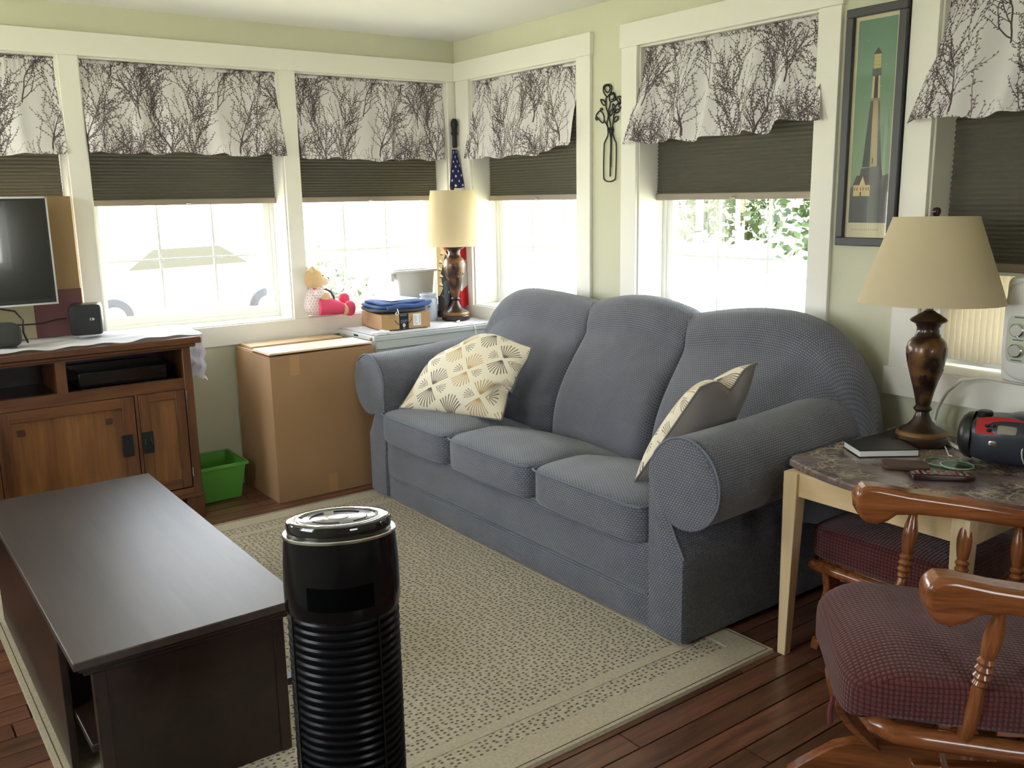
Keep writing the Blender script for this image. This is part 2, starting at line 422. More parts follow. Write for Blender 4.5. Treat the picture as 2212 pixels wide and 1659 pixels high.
def branches():
    H, W = 760, 1150; a = blank(H, W, (240,237,240)); rr = random.Random(5)
    dark, mid, pale = (88,78,82), (120,110,114), (188,182,186)
    def twig(x, y, ang, L, r, col, depth):
        n = max(3, int(L/16))
        for i in range(n):
            ang += rr.uniform(-0.2, 0.2); ang += (PI/2-ang)*0.05
            nx, ny = x+math.cos(ang)*L/n, y-math.sin(ang)*L/n; r2 = r*0.95
            stroke(a, x, y, nx, ny, r, r2, col, 0.95, True)
            x, y, r = nx, ny, r2
            if depth < 2 and rr.random() < (0.36 if depth else 0.5):
                sd = rr.choice((-1,1)); twig(x, y, ang+sd*rr.uniform(0.35, 0.85), L*rr.uniform(0.36,0.62), max(1.5, r*0.62), col, depth+1)
            if r < 2.6 and rr.random() < 0.75:
                q = ang+rr.choice((-1,1))*rr.uniform(0.5,0.9); bx, by = x+math.cos(q)*7, y-math.sin(q)*7
                stroke(a, x, y, bx, by, 1.0, 1.0, col, 0.9, True); stroke(a, bx, by, bx+math.cos(q)*5, by-math.sin(q)*5, 3.0, 1.6, col, 0.9, True)
    for k in range(7): twig(rr.uniform(0,W), rr.uniform(0,H), rr.uniform(1.2,1.95), rr.uniform(200,330), 1.5, pale, 1)
    for k in range(6): twig(W*(k+rr.uniform(0,.6))/6, rr.uniform(0,H), rr.uniform(1.25,1.9), rr.uniform(230,360), 2.6, mid, 1)
    for k in range(6): twig(W*(k+rr.uniform(0,.5))/6, H*((k*0.37) % 1), rr.uniform(1.3,1.85), rr.uniform(420,600), 5.6, dark, 0)
    return a
M_branch = printmat('branch_print_cotton', branches(), 0.9, (1/0.84, 1/0.555), transl=0.22, bump=0.2)
def fans():
    n = 4; c = 250; S = n*c; a = blank(S, S, (228,219,196))
    gold, brown, grey = (184,152,100), (104,90,82), (138,126,112)
    def cell(kind, col):        # fan spreads from the cell's first corner, clipped to the cell
        b = blank(c, c, (228,219,196)); m = 13
        if kind == 'big':
            for k in range(9):
                t = PI/2*(k+0.5)/9; L = (c-m)/max(math.cos(t), math.sin(t))*0.97; L = min(L, c*1.12)
                stroke(b, m+14*math.cos(t), m+14*math.sin(t), m+(L-m)*math.cos(t), m+(L-m)*math.sin(t), 3.0, 7.0, col, 0.95)
            for i in range(14): r = 70-i*4; yy, xx = np.mgrid[0:c, 0:c]; k = (np.hypot(xx-m, yy-m) < r)[..., None]*0.12*((xx >= m) & (yy >= m))[..., None]; b[:] = b*(1-k)+np.array(col)/255*k
        else:
            for k in range(5):
                t = PI/2*(k+0.5)/5; stroke(b, 62+26*math.cos(t), 62+26*math.sin(t), 62+118*math.cos(t), 62+118*math.sin(t), 3.5, 6.5, col, 0.9)
            stroke(b, 52, 52, 52, 150, 6, 3, col, 0.8); stroke(b, 52, 52, 150, 52, 6, 3, col, 0.8)
        return b
    for i in range(n):
        for j in range(n):
            if (i+j) % 2 == 0:
                col = gold if (((i-j)//2)+(i+1)//2) % 2 == 0 else brown; b = cell('big', col)
                if i % 2: b = b[::-1, ::-1]
            else:
                b = cell('small', grey)
                b = b[::-1] if i % 2 == 0 else b[:, ::-1]
            a[j*c:(j+1)*c, i*c:(i+1)*c] = b
    return a
M_fans = printmat('fan_print_cotton', fans(), 0.9, (1/0.33, 1/0.33), bump=0.3)
# turn the fan grid on its corner
for nd in M_fans.node_tree.nodes:
    if nd.type == 'MAPPING': nd.inputs['Rotation'].default_value = (0, 0, math.radians(45+6))
def lighthouse():
    H, W = 1500, 400; a = blank(H, W, (214,206,176))
    fillpoly(a, [(28,26),(372,26),(372,1396),(28,1396)], (128,152,128))
    for y in range(26, 1396):
        t = (y-26)/1370; c = np.array((108,142,122))*(1-t) + np.array((160,178,150))*t; a[y, 28:372] = c/255
    fillpoly(a, [(28,1150),(372,1060),(372,1396),(28,1396)], (102,104,106))
    fillpoly(a, [(96,1150),(120,1020),(300,1004),(320,1090)], (98,98,102))
    tower, towerd, pale = (176,160,120), (88,90,94), (206,192,158)
    fillpoly(a, [(172,560),(252,560),(300,1010),(128,1010)], towerd)
    fillpoly(a, [(196,560),(240,560),(262,1010),(196,1010)], tower)
    fillpoly(a, [(170,548),(254,548),(254,566),(170,566)], (150,146,128))
    fillpoly(a, [(180,400),(244,400),(250,548),(174,548)], pale); fillpoly(a, [(198,400),(228,400),(232,548),(196,548)], (74,72,70))
    fillpoly(a, [(172,352),(252,352),(252,402),(172,402)], (96,96,92))
    fillpoly(a, [(184,256),(242,256),(242,352),(184,352)], (206,190,130))
    for x in (198,213,228): stroke(a, x, 258, x, 350, 1, 1, (150,136,96))
    for y in (280,304,328): stroke(a, 185, y, 241, y, 1, 1, (150,136,96))
    fillpoly(a, [(176,258),(213,214),(250,258)], (78,72,64))
    fillpoly(a, [(214,950),(226,950),(226,988),(214,988)], (90,80,64))
    fillpoly(a, [(58,1130),(210,1130),(210,1210),(58,1210)], (214,196,152)); fillpoly(a, [(50,1134),(84,1068),(196,1068),(216,1134)], (98,90,92))
    fillpoly(a, [(112,1134),(140,1072),(168,1134)], (220,204,160))
    for x in (70,92,126,150,176,196): fillpoly(a, [(x-4,1150),(x+4,1150),(x+4,1172),(x-4,1172)], (120,96,70))
    fillpoly(a, [(120,1182),(132,1182),(132,1210),(120,1210)], (96,74,56))
    for i in range(13): fillpoly(a, [(60+i*20,1438),(68+i*20,1438),(68+i*20,1450),(60+i*20,1450)], (170,160,130))
    for (x, y) in ((120,160),(290,330),(260,470)): stroke(a, x-8, y, x, y+5, 1, 1, (190,200,180)); stroke(a, x, y+5, x+8, y, 1, 1, (190,200,180))
    return a
M_print = printmat('lighthouse_print', lighthouse(), 0.6, (1,1), 'EXTEND')
def flagtex():
    H, W = 520, 988; a = blank(H, W, (222,218,216))
    for i in range(13):
        if i % 2 == 0: a[int(i*H/13):int((i+1)*H/13)] = np.array((196,38,48))/255
    a[:int(7*H/13), :395] = np.array((34,38,84))/255
    for r in range(9):
        for c in range(6 if r % 2 == 0 else 5):
            cx = 395*((c+0.5)/6 if r % 2 == 0 else (c+1)/6); cy = 280*(r+0.5)/9; P = []
            for k in range(10):
                q = -PI/2+k*PI/5; R = 12 if k % 2 == 0 else 5; P.append((cx+R*math.cos(q), cy+R*math.sin(q)))
            fillpoly(a, P, (232,232,236))
    return a
M_flag = printmat('stars_and_stripes', flagtex(), 0.8, (1,1), 'EXTEND', transl=0.15)
def banner():
    H, W = 600, 400; a = blank(H, W, (52,44,42)); rr = random.Random(3)
    for k in range(60):
        x, y = rr.uniform(60,300), rr.uniform(60,560); c = rr.choice(((70,40,34),(44,38,36),(96,84,74),(36,30,28),(120,110,100)))
        stroke(a, x, y, x+rr.uniform(-40,40), y+rr.uniform(-50,50), rr.uniform(4,16), rr.uniform(2,10), c, 0.6)
    fillpoly(a, [(0,0),(150,0),(40,240),(60,360),(20,420),(0,420)], (186,166,120)); 
    for (x,y) in ((60,60),(40,130),(26,190),(40,250),(34,320)): stroke(a, x, y, x+26, y+12, 10, 4, (226,210,168)); stroke(a, x-10, y+18, x+20, y+22, 5, 3, (110,84,56))
    stroke(a, 60, 30, 150, 90, 14, 6, (224,180,150)); stroke(a, 120, 10, 230, 60, 34, 20, (150,52,44), 0.9)
    fillpoly(a, [(70,300),(170,300),(190,470),(80,520)], (70,78,80)); stroke(a, 150, 395, 165, 400, 9, 9, (190,190,186))
    stroke(a, 100, 540, 200, 500, 40, 24, (64,54,50)); stroke(a, 60, 560, 150, 600, 6, 6, (210,206,200))
    fillpoly(a, [(270,0),(400,0),(400,600),(330,600),(300,250)], (28,34,62))
    for k in range(40):
        t0, t1 = k/40*5.2-0.6, (k+1)/40*5.2-0.6
        stroke(a, 330+38*math.cos(t0), 70+44*math.sin(t0), 330+38*math.cos(t1), 70+44*math.sin(t1), 6, 6, (222,206,110))
    stroke(a, 330, 60, 346, 88, 5, 5, (222,206,110)); stroke(a, 346, 88, 366, 40, 5, 5, (222,206,110))
    for i in range(9):
        c = (206,44,50) if i % 2 == 0 else (232,228,226); o = i*34
        fillpoly(a, [(250,150+o),(250,184+o),(400,440+o),(400,406+o)], c)
    return a
M_banner = printmat('banner_print', banner(), 0.8, (1,1), 'EXTEND', transl=0.1)
def parceltex():
    H, W = 160, 600; a = blank(H, W, (176,142,98)); rr = random.Random(2)
    a += (rng.random((H, W, 1)).astype(np.float32)-0.5)*0.03
    fillpoly(a, [(214,0),(330,0),(330,160),(214,160)], (32,36,44))
    for k in range(8): stroke(a, 232+k*10, 6+(k%3)*3, 236+k*10, 20-(k%2)*6, 2, 2, (110,196,214))
    for y in (66,78,92): stroke(a, 232, y, 232+rr.uniform(60,84), y, 1.3, 1.3, (170,172,174))
    for k in range(24):
        t0, t1 = k/24*2*PI, (k+1)/24*2*PI; stroke(a, 272+13*math.cos(t0), 118+13*math.sin(t0), 272+13*math.cos(t1), 118+13*math.sin(t1), 4.5, 4.5, (224,222,206))
    fillpoly(a, [(266,118),(278,111),(278,125)], (224,222,206)); stroke(a, 262, 148, 284, 148, 2.4, 2.4, (226,226,226))
    pts = [(160+ (t*56), 62+ 46*math.sin(t*1.45)) for t in [i/12 for i in range(13)]]
    for p, q in zip(pts, pts[1:]): stroke(a, p[0], p[1], q[0], q[1], 3.2, 4.0, (32,34,40))
    pts = [(330+ (t*40), 96 - 42*t**1.6) for t in [i/12 for i in range(13)]]
    for p, q in zip(pts, pts[1:]): stroke(a, p[0], p[1], q[0], q[1], 4.0, 2.8, (32,34,40))
    stroke(a, 348, 42, 372, 36, 2, 2.6, (32,34,40))
    fillpoly(a, [(388,10),(486,10),(486,132),(388,132)], (232,232,230))
    for k in range(20): y = 20+k*5.4; stroke(a, 396, y, 396+rr.uniform(10,50), y, 1, 1, (150,150,150)); stroke(a, 462, 20+k*4.6, 478, 20+k*4.6, rr.choice((0.6,1.4)), 1, (150,150,150))
    return a
M_parcel = printmat('parcel_side_print', parceltex(), 0.85, (1,1), 'EXTEND')
def dots():
    a = blank(256, 256, (236,222,224))
    for i in range(4):
        for j in range(4):
            x, y = (i+(0.5 if j % 2 else 0))*64+16, j*64+20; stroke(a, x, y, x+3, y+2, 9, 8, (150,96,120), 0.9, True)
    return a
M_dots = printmat('dotted_cloth', dots(), 0.9, (1/0.06, 1/0.06))
def marks(h, w, bgc, items):
    a = blank(h, w, bgc)
    for it in items: stroke(a, *it[:4], it[4], it[4], it[5])
    return a

def marble():
    m, nt, b = newmat('dark_veined_marble'); N, L = nt.nodes, nt.links
    tc = N.new('ShaderNodeTexCoord'); n0 = N.new('ShaderNodeTexNoise'); n0.inputs['Scale'].default_value = 6; n0.inputs['Detail'].default_value = 5
    L.new(tc.outputs['Object'], n0.inputs['Vector'])
    mx = N.new('ShaderNodeMix'); mx.data_type = 'VECTOR'; mx.inputs[0].default_value = 0.16
    L.new(tc.outputs['Object'], mx.inputs[4]); L.new(n0.outputs['Color'], mx.inputs[5])
    v = N.new('ShaderNodeTexVoronoi'); v.feature = 'DISTANCE_TO_EDGE'; v.inputs['Scale'].default_value = 17; L.new(mx.outputs[1], v.inputs['Vector'])
    v2 = N.new('ShaderNodeTexVoronoi'); v2.feature = 'DISTANCE_TO_EDGE'; v2.inputs['Scale'].default_value = 44; L.new(mx.outputs[1], v2.inputs['Vector'])
    n1 = N.new('ShaderNodeTexNoise'); n1.inputs['Scale'].default_value = 5.5; n1.inputs['Detail'].default_value = 3; L.new(tc.outputs['Object'], n1.inputs['Vector'])
    r = N.new('ShaderNodeMapRange'); r.inputs[1].default_value = 0.0; r.inputs[2].default_value = 0.07; r.inputs[3].default_value = 1; r.inputs[4].default_value = 0; L.new(v.outputs['Distance'], r.inputs[0])
    r2 = N.new('ShaderNodeMapRange'); r2.inputs[1].default_value = 0.0; r2.inputs[2].default_value = 0.09; r2.inputs[3].default_value = 0.8; r2.inputs[4].default_value = 0; L.new(v2.outputs['Distance'], r2.inputs[0])
    ms = N.new('ShaderNodeMapRange'); ms.inputs[1].default_value = 0.46; ms.inputs[2].default_value = 0.60; L.new(n1.outputs['Fac'], ms.inputs[0])
    mm = N.new('ShaderNodeMath'); mm.operation = 'MAXIMUM'; L.new(r.outputs[0], mm.inputs[0]); L.new(r2.outputs[0], mm.inputs[1])
    m3 = N.new('ShaderNodeMath'); m3.operation = 'MULTIPLY_ADD'; L.new(ms.outputs[0], m3.inputs[0]); m3.inputs[1].default_value = 0.95; m3.inputs[2].default_value = 0.05
    mm2 = N.new('ShaderNodeMath'); mm2.operation = 'MULTIPLY'; L.new(mm.outputs[0], mm2.inputs[0]); L.new(m3.outputs[0], mm2.inputs[1])
    n2 = N.new('ShaderNodeTexNoise'); n2.inputs['Scale'].default_value = 9; L.new(tc.outputs['Object'], n2.inputs['Vector'])
    c0 = N.new('ShaderNodeValToRGB'); c0.color_ramp.elements[0].position = 0.35; c0.color_ramp.elements[1].position = 0.7
    c0.color_ramp.elements[0].color = srgb(82,62,64)+(1,); c0.color_ramp.elements[1].color = srgb(142,126,124)+(1,); L.new(n2.outputs['Fac'], c0.inputs[0])
    mc = N.new('ShaderNodeMix'); mc.data_type = 'RGBA'; L.new(mm2.outputs[0], mc.inputs[0]); L.new(c0.outputs[0], mc.inputs[6]); mc.inputs[7].default_value = srgb(208,196,162)+(1,)
    L.new(mc.outputs[2], b.inputs['Base Color']); setb(b, rough=0.22, coat=0.2)
    return m
M_marble = marble()
def rugmat(name, pile):
    m, nt, b = newmat(name); N, L = nt.nodes, nt.links
    tc = N.new('ShaderNodeTexCoord'); no = N.new('ShaderNodeTexNoise'); no.inputs['Scale'].default_value = 90; no.inputs['Detail'].default_value = 5; L.new(tc.outputs['Object'], no.inputs['Vector'])
    big = N.new('ShaderNodeTexNoise'); big.inputs['Scale'].default_value = 2.5; L.new(tc.outputs['Object'], big.inputs['Vector'])
    c = N.new('ShaderNodeMix'); c.data_type = 'RGBA'; L.new(no.outputs['Fac'], c.inputs[0]); c.inputs[6].default_value = srgb(154,140,118)+(1,); c.inputs[7].default_value = srgb(206,194,170)+(1,)
    out = c.outputs[2]; h = no.outputs['Fac']
    if pile:
        mp = N.new('ShaderNodeMapping'); mp.inputs['Scale'].default_value = (46, 62, 0.0); L.new(tc.outputs['Object'], mp.inputs[0])
        v = N.new('ShaderNodeTexVoronoi'); v.voronoi_dimensions = '2D'; v.inputs['Scale'].default_value = 1.0; v.inputs['Randomness'].default_value = 0.55; L.new(mp.outputs[0], v.inputs['Vector'])
        r = N.new('ShaderNodeMapRange'); r.inputs[1].default_value = 0.10; r.inputs[2].default_value = 0.30; L.new(v.outputs['Distance'], r.inputs[0])
        d = N.new('ShaderNodeMix'); d.data_type = 'RGBA'; L.new(r.outputs[0], d.inputs[0]); d.inputs[6].default_value = srgb(92,80,60)+(1,); L.new(out, d.inputs[7]); out = d.outputs[2]
        a = N.new('ShaderNodeMath'); a.operation = 'MULTIPLY_ADD'; L.new(r.outputs[0], a.inputs[0]); a.inputs[1].default_value = 1.6; L.new(no.outputs['Fac'], a.inputs[2]); h = a.outputs[0]
    L.new(out, b.inputs['Base Color'])
    bp = N.new('ShaderNodeBump'); bp.inputs['Strength'].default_value = 0.8; bp.inputs['Distance'].default_value = 0.003; L.new(h, bp.inputs['Height']); L.new(bp.outputs[0], b.inputs['Normal'])
    setb(b, rough=0.95, sheen=0.2, spec=0.1); return m
M_rug = rugmat('berber_pile', True); M_rugb = rugmat('berber_band', False)
def bronze():
    m, nt, b = newmat('mottled_bronze'); N, L = nt.nodes, nt.links
    tc = N.new('ShaderNodeTexCoord'); n = N.new('ShaderNodeTexNoise'); n.inputs['Scale'].default_value = 14; n.inputs['Detail'].default_value = 4; L.new(tc.outputs['Object'], n.inputs['Vector'])
    r = N.new('ShaderNodeValToRGB'); e = r.color_ramp.elements; e[0].position = 0.42; e[0].color = srgb(44,28,20)+(1,); e[1].position = 0.72; e[1].color = srgb(138,96,56)+(1,)
    L.new(n.outputs['Fac'], r.inputs[0]); L.new(r.outputs[0], b.inputs['Base Color']); setb(b, rough=0.32, metal=0.25, coat=0.3); return m
M_bronze = bronze()
M_bronzed = plain('dark_bronze', srgb(50,32,24), 0.3, 0.25, 12, metal=0.25, coat=0.3)
M_bronzeg = plain('gilded_band', srgb(130,98,58), 0.35, 0.2, 20, metal=0.4)
# ------------------------------------------------------------------ room shell
ZC, ZH, ZO, ZS, ZA = 2.36, 2.2385, 2.135, 0.846, 0.743
XL, YF, TH = -3.9, -6.2, 0.25
def mapper(wall):
    return {'back': lambda s, d, z: (s, d, z), 'right': lambda s, d, z: (d, s, z),
            'left': lambda s, d, z: (XL-d, s, z), 'front': lambda s, d, z: (s, YF-d, z)}[wall]
def wbox(g, wall, s0, s1, d0, d1, z0, z1):
    P = mapper(wall); a = P(s0, d0, z0); b = P(s1, d1, z1); g.box(a[0], b[0], a[1], b[1], a[2], b[2])
OPEN = {'back': [(-3.085,-2.133,ZS,ZO), (-2.048,-1.089,ZS,ZO), (-1.004,-0.064,ZS,ZO)],
        'right': [(-3.90,-2.948,ZS,ZO), (-2.48,-1.527,ZS,ZO), (-1.107,-0.159,ZS,ZO)],
        'left': [(-3.5,-2.5,ZS,ZO), (-1.25,-0.26,ZS,ZO)], 'front': [(-2.6,-1.6,ZS,ZO)]}  # left opening nearer the camera is unseen, added for fill light
RNG = {'back': (XL-TH, TH), 'right': (YF, 0), 'left': (YF, 0), 'front': (XL-TH, TH)}
for wall, ops in OPEN.items():
    g = G(); lo, hi = RNG[wall]; ops = sorted(ops); cur = lo
    for (a, b, z0, z1) in ops:
        wbox(g, wall, cur, a, 0, TH, -0.02, ZC+0.1); wbox(g, wall, a, b, 0, TH, -0.02, z0); wbox(g, wall, a, b, 0, TH, z1, ZC+0.1); cur = b
    wbox(g, wall, cur, hi, 0, TH, -0.02, ZC+0.1)
    tag(mk('wall_'+wall, g, M_wall, smooth=False), kind='structure')
tag(mk('ceiling', G().box(XL-0.8, 0.8, YF-0.8, 0.8, ZC, ZC+0.12), M_ceil, smooth=False), kind='structure')  # overhang past the walls is an unseen eave added to block sun
# floor: slab with real planks
fl = mk('floor', G().box(XL-TH, TH, YF-TH, TH, -0.12, -0.022), M_gap, smooth=False); fl['kind'] = 'structure'
PW = 0.0865; y = -2.98+PW*34; rest = G(); rr = random.Random(4); row = 0; tone = [0.0]
plank_mats = [M_plank]
for k in range(3):
    plank_mats.append(wood('cherry_plank_tone', srgb(84-8*k, 52-5*k, 40-4*k), srgb(142-12*k, 94-8*k, 74-7*k), 0.32, 'x', 0.9+0.1*k, 0.25, bump=0.1))
fixed = {-2.98: -1.477, -3.2395: -1.258, -3.0665: -0.745}
def plank_mesh(x0, x1, y0, y1, g=None):
    e = 0.0012; g = g or G(); c = 0.0015
    xs, ys = (x0+e, x1-e), (y0+e, y1-e)
    vs = [(xs[0],ys[0],-0.022),(xs[1],ys[0],-0.022),(xs[1],ys[1],-0.022),(xs[0],ys[1],-0.022),
          (xs[0]+c,ys[0]+c,0),(xs[1]-c,ys[0]+c,0),(xs[1]-c,ys[1]-c,0),(xs[0]+c,ys[1]-c,0)]
    return g.add(vs, [(4,5,6,7),(0,1,5,4),(1,2,6,5),(2,3,7,6),(3,0,4,7)])
npl = 0
while y > YF:
    y1 = min(y, 0.0); y0 = max(y-PW, YF)
    if y1 > y0+0.01 and y0 < 0:
        x = XL - rr.uniform(0.0, 1.1); xs = [x]
        fx = [v for k, v in fixed.items() if abs(k-y) < 0.02]
        if fx:
            x = fx[0]-1.15*4; xs = [x]
        while x < 0: x += 1.15 if fx else rr.uniform(0.8, 1.4); xs.append(x)
        for a, b in zip(xs, xs[1:]):
            a, b = max(a, XL), min(b, 0)
            if b-a < 0.02: continue
            if y0 > -4.3 and not (y0 > -0.62-0.3 and False):
                o = mk('plank', plank_mesh(a, b, y0, y1), rr.choice(plank_mats), smooth=False); o.parent = fl; npl += 1
            else: plank_mesh(a, b, y0, y1, rest)
    y -= PW; row += 1
o = mk('plank_rest', rest, M_plank, smooth=False); o.parent = fl; o['kind'] = 'stuff'

# casings
def trim(name, wall, boards):
    t = struct(name)
    for (nm, s0, s1, z0, z1, d) in boards:
        g = G(); wbox(g, wall, s0, s1, -d, 0.0, z0, z1); o = mk(nm, g, M_trim, t, smooth=True, bevel=0.002)
    return t
trim('trim_1', 'back', [('head_board', -3.19, -0.022, ZO, ZH, 0.022), ('side_board', -3.17, -3.085, ZS, ZO, 0.018), ('side_board', -2.133, -2.048, ZS, ZO, 0.018),
     ('side_board', -1.089, -1.004, ZS, ZO, 0.018), ('side_board', -0.064, -0.0, ZS, ZO, 0.018), ('apron_board', -3.19, -0.02, ZA, ZS, 0.02)])
trim('trim_2', 'right', [('head_board', -1.216, -0.022, ZO, ZH, 0.024), ('side_board', -0.159, -0.03, ZA, ZO, 0.018), ('side_board', -1.209, -1.107, ZA, ZO, 0.018), ('apron_board', -1.216, -0.022, ZA, ZS, 0.022)])
trim('trim_3', 'right', [('head_board', -2.586, -1.420, ZO, ZH, 0.024), ('side_board', -1.527, -1.428, ZA, ZO, 0.018), ('side_board', -2.577, -2.48, ZA, ZO, 0.018), ('apron_board', -2.59, -1.415, ZA, ZS, 0.022)])
trim('trim_4', 'right', [('head_board', -4.02, -2.838, ZO, ZH, 0.024), ('side_board', -2.948, -2.848, ZS, ZO, 0.018), ('side_board', -4.0, -3.90, ZS, ZO, 0.018), ('apron_board', -4.02, -2.832, ZA, ZS, 0.024)])
trim('trim_5', 'left', [('head_board', -1.36, -0.1, ZO, ZH, 0.024), ('side_board', -1.35, -1.25, ZA, ZO, 0.018), ('side_board', -0.26, -0.16, ZA, ZO, 0.018), ('apron_board', -1.36, -0.1, ZA, ZS, 0.022)])

# windows
def window(n, wall, a, b, zmid=1.485, cols=3):
    w = struct('window_%d' % n); z0, z1 = ZS, ZO
    def part(nm, bx, mat=M_vinyl, par=w, bev=0.002):
        g = G()
        for q in bx: wbox(g, wall, *q)
        return mk(nm, g, mat, par, smooth=True, bevel=bev)
    part('jamb', [(a+0.0003, a+0.008, 0.0005, 0.1598, z0+0.007, z1-0.009)], M_trim, bev=0); part('jamb', [(b-0.008, b-0.0003, 0.0005, 0.1598, z0+0.007, z1-0.009)], M_trim, bev=0)
    part('jamb', [(a+0.0003, b-0.0003, 0.0005, 0.1598, z1-0.008, z1-0.0003)], M_trim, bev=0); part('sill', [(a+0.0003, b-0.0003, -0.004, 0.1598, z0+0.0003, z0+0.006)], M_trim, bev=0)
    f = 0.026
    part('frame', [(a+0.001, a+f, 0.16, 0.245, z0+0.001, z1-0.001), (b-f, b-0.001, 0.16, 0.245, z0+0.001, z1-0.001), (a+f+0.0005, b-f-0.0005, 0.16, 0.245, z1-f, z1-0.001), (a+f+0.0005, b-f-0.0005, 0.16, 0.245, z0+0.001, z0+f)], bev=0)
    for nm, d0, d1, za, zb in (('lower_sash', 0.17, 0.198, z0+f, zmid+0.02), ('upper_sash', 0.206, 0.234, zmid-0.02, z1-f)):
        s = 0.036; A, B = a+f, b-f
        sh = part(nm, [(A+0.0005, A+s, d0, d1, za, zb), (B-s, B-0.0005, d0, d1, za, zb), (A+s+0.0003, B-s-0.0003, d0+0.001, d1, za, za+0.04), (A+s+0.0003, B-s-0.0003, d0+0.001, d1, zb-0.036, zb)], bev=0)
        ga, gb, gz0, gz1 = A+s, B-s, za+0.04, zb-0.036; dm = (d0+d1)/2; mw = 0.0055
        xs = [ga+(gb-ga)*k/cols for k in range(cols+1)]; zm = (gz0+gz1)/2
        for k in range(1, cols):
            o = part('muntin', [(xs[k]-mw, xs[k]+mw, dm-0.005, dm+0.005, gz0, gz1)], M_vinyl, sh, 0)
            o.location = (0,0,0)
        o = part('muntin', [(ga, gb, dm-0.0045, dm+0.0045, zm-mw, zm+mw)], M_vinyl, sh, 0); o.location = (0,0,0)
        P = mapper(wall)
        for k in range(cols):
            for (u, v) in ((gz0, zm), (zm, gz1)):
                g = G().add([P(xs[k], dm+0.007, u), P(xs[k+1], dm+0.007, u), P(xs[k+1], dm+0.007, v), P(xs[k], dm+0.007, v)], [(0,1,2,3)])
                o = mk('pane', g, M_glass, sh, smooth=False); o.location = (0,0,0)
    return w
WL = [('back',-3.085,-2.133), ('back',-2.048,-1.089), ('back',-1.004,-0.064), ('right',-1.107,-0.159), ('right',-2.48,-1.527), ('right',-3.90,-2.948), ('left',-1.25,-0.26), ('left',-3.5,-2.5), ('front',-2.6,-1.6)]  # front window unseen; camera-side left one unseen too, added for fill light
for i, (wl_, a, b) in enumerate(WL): window(i+1, wl_, a, b)
# daylight portals in the openings (guide sampling only)
for i, (wl_, a, b) in enumerate(WL):
    P = mapper(wl_); za, zb = ZS, (ZO if i in (6, 7) else 1.49)
    L_ = bpy.data.lights.new('portal', 'AREA'); L_.shape = 'RECTANGLE'; L_.size = b-a; L_.size_y = zb-za; L_.energy = 1
    L_.cycles.is_portal = True
    o = link(bpy.data.objects.new('portal', L_)); o.location = P((a+b)/2, 0.262, (za+zb)/2)
    o.rotation_euler = {'back': (-PI/2,0,0), 'right': (PI/2,0,PI/2), 'left': (PI/2,0,-PI/2), 'front': (PI/2,0,0)}[wl_]

# cellular shades
def cell_shade(wall, a, b, zb, label):
    P = mapper(wall); t = thing('cellular_shade', label, 'window shade', P((a+b)/2, 0.125, zb), group='dark pleated shades half drawn in the windows')
    A, B = a+0.012, b-0.012; zs = [zb+0.03]; st = 0.0065
    while zs[-1] < ZO-0.06: zs.append(zs[-1]+st); st = min(0.0095, st*1.012)
    for sgn, nm in ((-1, 'pleated_fabric'), (1, 'pleated_backing')):
        vs, fs, uv = [], [], []
        for i, z in enumerate(zs):
            d = 0.125 + sgn*(0.012 if i % 2 == 0 else 0.0035)
            vs += [P(A, d, z), P(B, d, z)]
        fs = [(2*i, 2*i+1, 2*i+3, 2*i+2) for i in range(len(zs)-1)]
        mk(nm, G().add(vs, fs), M_shade, t, smooth=False)
    g = G(); wbox(g, wall, A, B, 0.105, 0.145, zb, zb+0.03); r = mk('bottom_rail', g, M_shaderail, t, bevel=0.004)
    g = G(); wbox(g, wall, A, B, 0.10, 0.15, ZO-0.06, ZO-0.01); mk('head_rail', g, M_shaderail, t, bevel=0.004)
    c = P((A+B)/2, 0.103, zb+0.01); g = G().soft(c, (0.012,0.012,0.005), 0.6, 4); o = mk('pull_tab', g, M_shaderail, r); o.location = (0,0,0)
    return t
cell_shade('back', -3.085, -2.133, 1.46, 'dark pleated shade over the window behind the television')
cell_shade('back', -2.048, -1.089, 1.463, 'dark pleated shade in the window above the tall cardboard box and the wooden cabinet end')
cell_shade('back', -1.004, -0.064, 1.463, 'dark pleated shade in the window behind the teddy bear')
cell_shade('right', -1.107, -0.159, 1.455, 'dark pleated shade in the narrow looking window beside the corner lamp')
cell_shade('right', -2.48, -1.527, 1.447, 'dark pleated shade in the wide window above the sofa')
cell_shade('right', -3.90, -2.948, 1.195, 'dark pleated shade reaching lower, over the window air conditioner')

cell_shade('front', -2.6, -1.6, 1.46, 'unseen pleated shade added to dim the far wall window facing the console')  # shade added out of view to cut the front window's brightness

